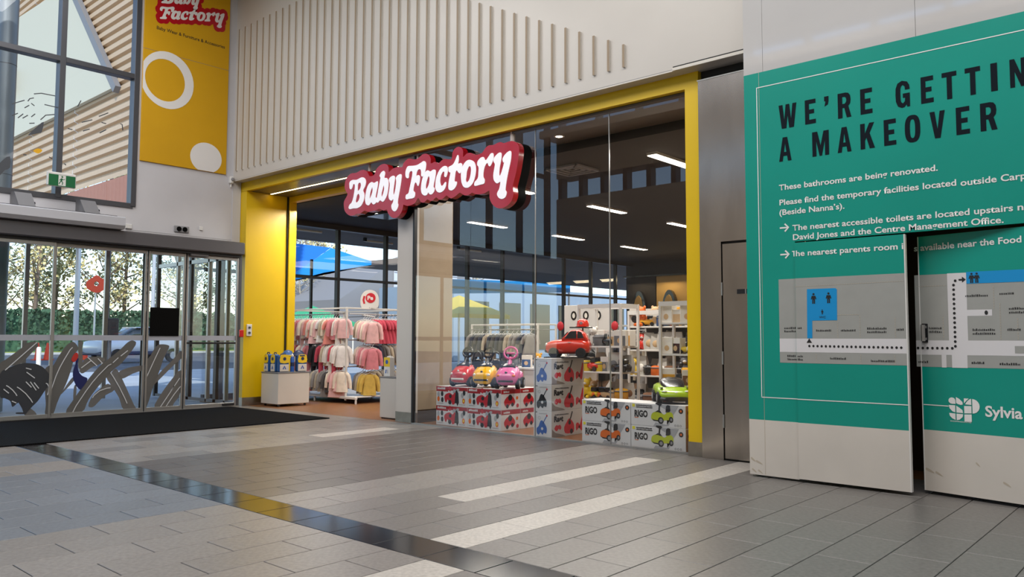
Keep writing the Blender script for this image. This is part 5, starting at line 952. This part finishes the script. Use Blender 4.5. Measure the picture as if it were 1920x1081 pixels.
# low counter, printed board and pram in the middle
ct=thing('display_counter','low white display counter seen through the shop glass','counter',(-9.1,9.9,0)); MB().box((0,0,0),(1.6,.6,.80),.004).ob('body','hoard_white',ct); MB().box((-.02,-.02,.8),(1.62,.62,.83),.003).ob('top_board','rack_white',ct)
for i,(x,kd,c) in enumerate(((-8.9,'bear','toy_grey'),(-8.65,'box','toy_blue2'),(-8.4,'bear','toy_mustard'),(-8.15,'drum','toy_white'),(-7.9,'bear','toy_white'),(-7.65,'box','toy_brown'))): toy(kd,c,(x,10.1,.83),.4,1.0,'%s from the left among the toys on the low white counter'%ORD[i],'toys on the low white counter')
bd=thing('paw_board','white display board with black and red paw shapes deep in the shop','board',(-9.5,12.2,0),math.radians(15))
MB().box((0,0,0),(.95,.04,1.95),.006).ob('board','plastic_white',bd)
for x in (.2,.45,.7): 
    MB().plate([disc(x,1.75,.06,12,.09)],.004,lambda a,b,d:(a,-.006+d,b)).ob('paw_shape','toy_black',bd); MB().plate([disc(x,1.75,.03,12,.05)],.004,lambda a,b,d:(a,-.01+d,b)).ob('paw_pad','toy_white',bd)
for x in (-.08,1.03): MB().ell((x,0,1.55),(.07,.03,.09)).ob('side_ornament','print_red',bd)
MB().box((.1,-.004,.3),(.85,0,1.2)).ob('dark_print','toy_grey',bd,smooth=0)
def pram(label,loc,rot):
    t=thing('pram',label,'pram',loc,rot)
    MB().loft([sec(-.35,.14,.62,.8),sec(-.2,.2,.5,.85),sec(.1,.2,.48,.85),sec(.3,.17,.6,.9)]).ob('carrycot','toy_black',t,smooth=.9); MB().loft([sec(.02,.2,.8,1.0),sec(.15,.2,.78,1.14),sec(.32,.17,.8,1.05)]).ob('hood','toy_black',t,smooth=.9)
    for s in (-1,1): 
        MB().tube([(s*.2,-.3,.15),(s*.2,.1,.55),(s*.2,.42,1.0),(s*.17,.55,1.2)],.014,8).ob('frame_tube','alu_dark',t); MB().tube([(s*.2,.3,.15),(s*.2,-.1,.6)],.012,8).ob('frame_tube','alu_dark',t)
        for y in (-.32,.32): wh=MB().torus((s*.23,y,.14),.12,.02,18,6,axis='x').ob('wheel','rubber',t); MB().lathe([(.03,-.02),(.03,.02)],8,(s*.23,y,.14),'x').ob('hub','alu',wh)
    MB().tube([(-.17,.55,1.2),(-.1,.6,1.24),(.1,.6,1.24),(.17,.55,1.2)],.018,8).ob('push_handle','toy_black',t)
pram('black pram standing behind the orange-red toy car',(-7.9,10.9,0),math.radians(70)); pram('second black pram, deeper in the shop between the racks',(-9.6,13.6,0),math.radians(110))
# ---------------------------------------------------------------- the mall behind the camera
MB().box((-14.6,-2.7,8.35),(12.2,26,8.5)).ob('ceiling','cream_return',smooth=0,kind='structure')
wo=struct('wall_front'); mat('mall_wall','8b8278',.7)
MB().box((-14.55,-2.6,0),(12,-2.0,5.42)).ob('lower_wall','mall_wall',wo,smooth=0); MB().box((-14.55,-2.6,6.03),(12,-2.0,7.32)).ob('middle_wall','shop_wall',wo,smooth=0); MB().box((-14.55,-2.6,7.95),(12,-2.0,8.4)).ob('upper_wall','panel_white',wo,smooth=0)
for i in range(35): MB().box((-14.5+i*.76,-2.28,5.42),(-14.36+i*.76,-2.02,6.03)).ob('clerestory_post','frame_black',wo,smooth=0)
for i in range(20): MB().box((-14.5+i*1.35,-2.28,7.32),(-14.4+i*1.35,-2.02,7.95)).ob('clerestory_post','panel_white',wo,smooth=0)
MB().box((-14.55,-2.0,7.1),(12,-1.2,7.3)).ob('bulkhead','cream_return',wo,smooth=0)
MB().box((12,-2.3,0),(12.2,8.2,8.4)).ob('wall_side','panel_white',smooth=0,kind='structure')
# ---------------------------------------------------------------- outside
MB().box((-95,-40,-.12),(-14.25,90,-.03)).ob('ground','pave',smooth=0,kind='structure')
MB().box((-68,-40,-.03),(-33,90,-.015)).ob('road','asphalt',smooth=0,kind='structure')
MB().box((-70.5,-40,-.03),(-68,90,.12)).ob('kerb','kerb',smooth=0,kind='structure'); MB().box((-90,-40,-.03),(-70.5,90,.16)).ob('verge','grass',smooth=0,kind='structure')
rcg=thing('round_column','tall grey round column outside the big window','column',(-16.2,4.42,0)); MB().lathe([(.18,0),(.18,8.3)],24).ob('shaft','column_grey',rcg); 
for z in (4.2,6.2): MB().lathe([(.183,z),(.183,z+.01)],24).ob('joint_ring','alu_dark',rcg)
ub=thing('upper_building','upper storey outside with cream board and corrugated cladding','building')
q=MB(); n=24
def cor(x0,x1,z0,z1,p=.27,nm='cladding_sheet'):
    q=MB(); k=int((z1-z0)/p)
    for i in range(k):
        z=z0+i*p; q.add([(x0,9.0,z),(x1,9.0,z),(x1,9.0,z+p*.5),(x0,9.0,z+p*.5),(x0,9.09,z+p*.6),(x1,9.09,z+p*.6),(x1,9.09,z+p*.88),(x0,9.09,z+p*.88),(x0,9.0,z+p),(x1,9.0,z+p)],[(0,1,2,3),(3,2,5,4),(4,5,6,7),(7,6,9,8)])
    q.ob(nm,'cladding',ub,smooth=0)
for i in range(6): cor(-46+i*4,-42.01+i*4,5.75,16)
cor(-22,-17,5.75,16)
for i in range(3): MB().box((-26.3+i*3.0,8.98,4.53),(-23.32+i*3.0,9.3,5.72)).ob('terracotta_panel','terracotta',ub,smooth=0)
MB().plate([[(-40,8.30),(-22.8,8.27),(-26.2,11.95),(-28,12.4),(-32,12.6),(-40,12.6)]],.12,lambda a,b,d:(a,8.86+d,b)).ob('cream_board','cream_board',ub,smooth=0)
MB().plate([ribbon([(-22.7,8.2),(-26.3,12.1)],.22)],.16,lambda a,b,d:(a,8.84+d,b)).ob('board_edge','bracket_grey',ub,smooth=0)
MB().box((-46,9.05,5.6),(-16.3,11,5.75)).ob('soffit','ext_soffit',ub,smooth=0)
fl_=MB().box((-31.9,8.55,9.9),(-31.3,8.85,10.7),.03).ob('flood_light','bracket_grey',ub); MB().box((-31.7,8.53,10.0),(-31.5,8.55,10.6)).ob('lamp_slot','lamp_white',fl_)
cn_=thing('canopy','long flat canopy with soffit along the outside of the shop windows','canopy'); MB().box((-20.6,8.5,4.3),(-16.1,20.5,4.5)).ob('slab','ext_soffit',cn_,smooth=0); MB().box((-27.3,20.5,4.3),(-16.1,46,4.5)).ob('slab','ext_soffit',cn_,smooth=0); MB().box((-20.7,8.5,4.28),(-20.6,20.5,4.55)).ob('fascia','bldg_white',cn_,smooth=0)
for i,(x,y) in enumerate(((-18.3,12.2),(-18.9,15.2),(-18.3,18.5))):
    t=thing('tube_light','tube light under the outside canopy, %s from the entrance'%ORD[i],'light',(x,y,4.2)); MB().tube([(0,-.5,0),(0,.5,0)],.035,8).ob('tube','lamp_white',t); MB().box((-.04,-.6,-.02),(.04,-.5,.09),.01).ob('bracket','toy_black',t)
sl=thing('shade_sail','bright blue shade sail strung up outside the shop windows','shade sail')
q=MB(); q.mi(0).add([(-26,20.88,4.4),(-26,18.5,4.85),(-26,16.2,3.3),(-26,18.2,3.86)],[(0,1,2),(0,2,3)]); q.ob('sail_panel','sail_blue_light',sl,smooth=0)
MB().add([(-26,18.5,4.86),(-27.5,16.6,5.1),(-26,16.2,3.3)],[(0,1,2)]).ob('sail_panel','sail_blue',sl,smooth=0); MB().tube([(-26,20.9,4.4),(-26,22.6,5)],.02).ob('stay_cable','alu',sl)
for p in ((-26,22.6),(-27.5,16.5)): MB().tube([(p[0],p[1],0),(p[0],p[1],5)],.07,10).ob('pole','galv',sl)
s2_=thing('shade_sail','long light blue shade sail low outside the far shop windows','shade sail')
MB().add([(-27.6,26.0,4.15),(-27.6,36,4.5),(-27.6,36,3.95),(-27.9,26.0,3.45)],[(0,1,2,3)]).ob('sail_panel','sail_blue_light',s2_,smooth=0)
for y in (26,36): MB().tube([(-27.7,y,0),(-27.7,y,4.6)],.06,8).ob('pole','galv',s2_)
# trees
def treemesh(seed,h,bare,leafm,n):
    r=random.Random(seed); q=MB(); tips=[]
    lean=Vector((r.uniform(-.03,.03),r.uniform(-.03,.03),1)); top=[lean*(h*k/6)+Vector((r.uniform(-.1,.1),r.uniform(-.1,.1),0))*(k>0) for k in range(7)]
    q.tube(top,[h*.014*(1-.13*k) for k in range(7)],7,cap=False)
    nb=34 if bare else 30
    for k in range(nb):
        z=h*(.14+.84*(k+r.random())/nb); f=z/h*6; a0=top[min(int(f),5)].lerp(top[min(int(f)+1,6)],f-int(f)) if f<6 else top[6]
        a=r.uniform(0,2*pi); L=h*r.uniform(.14,.27)*(1.15-.7*z/h); d=Vector((math.cos(a),math.sin(a),r.uniform(.35,1.0))).normalized()
        p=[a0,a0+d*L*.5,a0+d*L+Vector((0,0,L*.18))]; q.tube(p,[h*.0048,h*.0034,h*.0016],4,cap=False); tips+=[p[1],p[2]]
        for m in range(4):
            s=p[1].lerp(p[2],r.random()); e=s+Vector((r.gauss(0,.5),r.gauss(0,.5),r.uniform(.1,.9))).normalized()*L*r.uniform(.3,.55); q.tube([s,e],[h*.002,h*.0008],3,cap=False); tips.append(e); tips.append((s+e)/2)
    w=q.mesh('trunk','bark' if not bare else 'bark_pale',.9); lf_=MB()
    for i in range(n):
        c=r.choice(tips)+Vector((r.gauss(0,h*.02),r.gauss(0,h*.02),r.gauss(0,h*.02))); s=h*r.uniform(.006,.013)
        a=Vector((r.gauss(0,1),r.gauss(0,1),r.gauss(0,1))).normalized()*s; b=a.orthogonal().normalized()*s*r.uniform(.5,1); lf_.add([c-a,c+b,c+a,c-b],[(0,1,2,3)])
    return w,lf_.mesh('foliage',leafm,0)
TV=[treemesh(1,10,True,'leaf_yellow',1000),treemesh(2,10,False,'leaf_olive',3000),treemesh(3,10,True,'leaf_grey',600),treemesh(4,10,False,'leaf_yellow',1500)]
TW=['bare pale tree with sparse yellow leaves','bushy olive green tree','bare grey tree with few leaves','tall tree with thin yellow leaves']
tl_=[(-76.4,20,0,1.4),(-74.9,23.4,3,1.5),(-79.4,26.3,1,1.5),(-76,29.5,3,1.6),(-81,33,1,1.7),(-74.5,35.5,3,1.45),(-79,39.5,1,1.6),(-75,43,2,1.5),(-80,48,1,1.5),(-75,53,3,1.4),(-60,40,2,1.5),(-50,34.5,0,1.0),(-48,31.5,2,.9),(-58,52,2,1.5),(-49,50,2,1.1),(-62,60,2,1.6),(-83,17,1,1.6),(-86,24,1,1.9)]
for i,(x,y,v,s) in enumerate(tl_):
    t=thing('tree','%s outside, %s along from the left'%(TW[v],ORD[i] if i<16 else ('at the far left','far behind the others')[i-16]),'tree',(x,y,0),R.uniform(0,6),'trees beyond the road'); t.scale=(s,s,s*R.uniform(.95,1.1)); link('trunk',TV[v][0],t); link('foliage',TV[v][1],t)
def hedge(label,x,y0,y1,h,seed):
    r=random.Random(seed); q=MB()
    for i in range(5200):
        c=Vector((x+r.gauss(0,.5),r.uniform(y0,y1),h*(1-abs(r.gauss(0,.42))))); 
        if c.z<0: c.z=r.uniform(0,h)
        s=r.uniform(.08,.22); a=Vector((r.gauss(0,.6),r.gauss(0,1),r.gauss(0,1))).normalized()*s; b=a.orthogonal().normalized()*s*.8; q.add([c-a,c+b,c+a,c-b],[(0,1,2,3)])
    t=thing('hedge',label,'hedge'); q.ob('foliage','hedge',t,smooth=0); MB().box((x-.3,y0,.1),(x+.3,y1,h*.85)).ob('inner_growth','hedge',t,smooth=0)
hedge('dark green clipped hedge behind the road, left half',-72.5,12,29.9,3.6,5); hedge('dark green clipped hedge behind the road, right half',-72.5,30.2,52,3.7,6)
def cone(label,x,y):
    t=thing('traffic_cone',label,'cone',(x,y,0)); MB().box((-.28,-.28,-.015),(.28,.28,.05),.01).ob('base','cone_orange',t); MB().lathe([(.2,.05),(.05,.98),(.04,1.0)],14).ob('body','cone_orange',t,smooth=.9)
    for z in (.35,.65): MB().lathe([(.205-.16*z-.0,z),(.2-.16*(z+.14),z+.14)],14).ob('white_band','lamp_white',t)
cone('orange traffic cone left of the cassowary head on the glass',-51.4,16.3); cone('orange traffic cone just left of its neighbour by the pale bollard',-51.4,16.8); cone('orange traffic cone beside the pale light pole',-50.7,18.6)
def pole(label,x,y,h,r,m='galv'):
    t=thing('street_pole',label,'pole',(x,y,0)); MB().lathe([(r*1.6,-.02),(r*1.6,.15),(r,.16),(r*.8,h)],12).ob('shaft',m,t); MB().tube([(0,0,h-.05),(0,.5,h+.1)],r*.5,6).ob('top_arm',m,t); return t
pole('thick pale light pole beyond the doors',-42.4,15.1,12,.13); pole('slim dark pole in front of the car',-27.9,10.9,7,.07,'alu_dark'); pole('light pole right of the parked car',-54.8,24.4,11,.14); pole('far pale pole behind the cones',-50,24.6,8,.08)
sp=thing('stop_sign','orange round road sign on a white pole outside','sign',(-44.9,16.9,0)); MB().tube([(0,0,-.02),(0,0,3.9)],.05,8).ob('pole','lamp_white',sp); MB().plate([smooth2([(-.45,.0),(-.5,.35),(-.2,.6),(0,.75),(.25,.6),(.5,.4),(.35,-.05),(0,-.2)],n=2),disc(0,.28,.13,10)],.05,lambda a,b,d:(d+.06,a,3.9+b)).ob('sign_plate','cone_orange',sp)
o=MB().lathe([(.07,-.03),(.07,.95),(.05,1.0)],12,(-28.6,9.1,0)).ob('bollard','lamp_white'); tag(o,'short pale bollard outside, left of the orange cones','bollard')
rb=thing('rubbish_bin','dark square bin on a post outside the doors','bin',(-27.6,10.9,0)); MB().box((-.2,-.2,1.28),(.2,.2,1.95),.03).ob('bin_body','frame_black',rb); MB().tube([(0,0,-.02),(0,0,1.3)],.05,8).ob('post','alu_dark',rb)
# parked utility vehicle
cr=thing('parked_car','white and blue car parked beyond the glass doors','car',(-43.6,18.6,0),math.radians(8)); CS=1.0
MB().loft([sec(-2.5,.75,.55,.95,4),sec(-2.4,.9,.45,1.15,4),sec(-1.2,.93,.42,1.25,4),sec(1.6,.93,.42,1.28,4),sec(2.3,.9,.45,1.2,4),sec(2.45,.8,.55,1.0,4)]).ob('body','car_white',cr,smooth=.9)
MB().loft([sec(-1.35,.72,1.15,1.25,4),sec(-.55,.74,1.15,1.82,4),sec(.9,.74,1.15,1.86,4),sec(1.9,.72,1.15,1.5,4),sec(2.2,.7,1.15,1.25,4)]).ob('cabin','car_glass',cr,smooth=.9); MB().loft([sec(-.45,.7,1.80,1.88,4),sec(.95,.7,1.83,1.91,4),sec(1.6,.66,1.65,1.72,4)]).ob('roof','car_white',cr,smooth=.9)
for s in (-1,1):
    for y in (-1.55,1.55): wh=MB().lathe([(.22,-.12),(.36,-.12),(.38,0),(.36,.12),(.22,.12)],20,(s*.86,y,.36),'x').ob('wheel','rubber',cr); MB().lathe([(.2,-.13),(.2,.13)],12,(s*.86,y,.36),'x').ob('hub_cap','galv',wh)
    MB().box((s*.95-.02,-2.35,.95),(s*.95+.0,-2.1,1.1),.01).ob('lamp','lamp_white',cr)
MB().box((-.94,-2.46,.4),(.94,2.4,.6),.05).ob('lower_trim','lunch_navy',cr)
# market tents and far buildings seen through the shop windows
def tent(label,x,y,w,h,m):
    t=thing('market_tent',label,'tent',(x,y,0)); MB().add([(-w,-w,h),(w,-w,h),(w,w,h),(-w,w,h),(0,0,h+w*.55)],[(0,1,4),(1,2,4),(2,3,4),(3,0,4)]).ob('roof',m,t,smooth=0)
    MB().box((-w,-w,h-.2),(w,-w+.02,h)).ob('valance',m,t,smooth=0); MB().box((w-.02,-w,h-.2),(w,w,h)).ob('valance',m,t,smooth=0)
    for a in (-1,1):
        for b in (-1,1): MB().tube([(a*w*.95,b*w*.95,-.02),(a*w*.95,b*w*.95,h)],.04,6).ob('leg','lamp_white',t)
tent('small green roofed tent seen past the clothes rack',-36,24.5,1.6,2.15,'tent_green'); tent('yellow roofed tent outside the far shop windows',-30,29.5,1.9,2.55,'tent_yellow')
def house(label,x,y,pts,m,wm=None,th=8):
    t=thing('far_building',label,'building',(x,y,0)); MB().plate([pts],th,lambda a,b,d:(-d,a,b)).ob('wall',m,t,smooth=0); return t
h1=house('grey building with a steep sloping roof, through the shop window',-42,28,[(2.6,-.03),(2.6,3.8),(7.3,6.65),(14,6.65),(14,-.03)],'roof_grey'); MB().box((.02,7,2.5),(.1,13,6.4),.01).ob('cladding_panel','bldg_white',h1,smooth=0)
for i in range(6): MB().box((.1,7,2.8+i*.6),(.13,13,2.84+i*.6)).ob('cladding_joint','roof_grey',h1,smooth=0)
h2=house('pale office building behind the blue shade sail',-62,40,[(0,-.03),(0,9),(30,9),(30,-.03)],'bldg_white')
for i in range(9):
    for j in range(2): MB().box((.0,1.2+i*3.1,1.5+j*3.6),(.06,3.4+i*3.1,3.6+j*3.6)).ob('window','car_glass',h2,smooth=0)
h3=house('dark blue grey building outside the far shop windows',-34,33,[(0,-.03),(0,4.6),(22,4.6),(22,-.03)],'sail_blue',th=7)
h3.children[0].data=h3.children[0].data.copy(); h3.children[0].data.materials[0]=mat('bldg_blue','93a6b8',.6)
for i in range(7): MB().box((.0,1+i*3,.6),(.06,3+i*3,3.6)).ob('window','car_glass',h3,smooth=0)
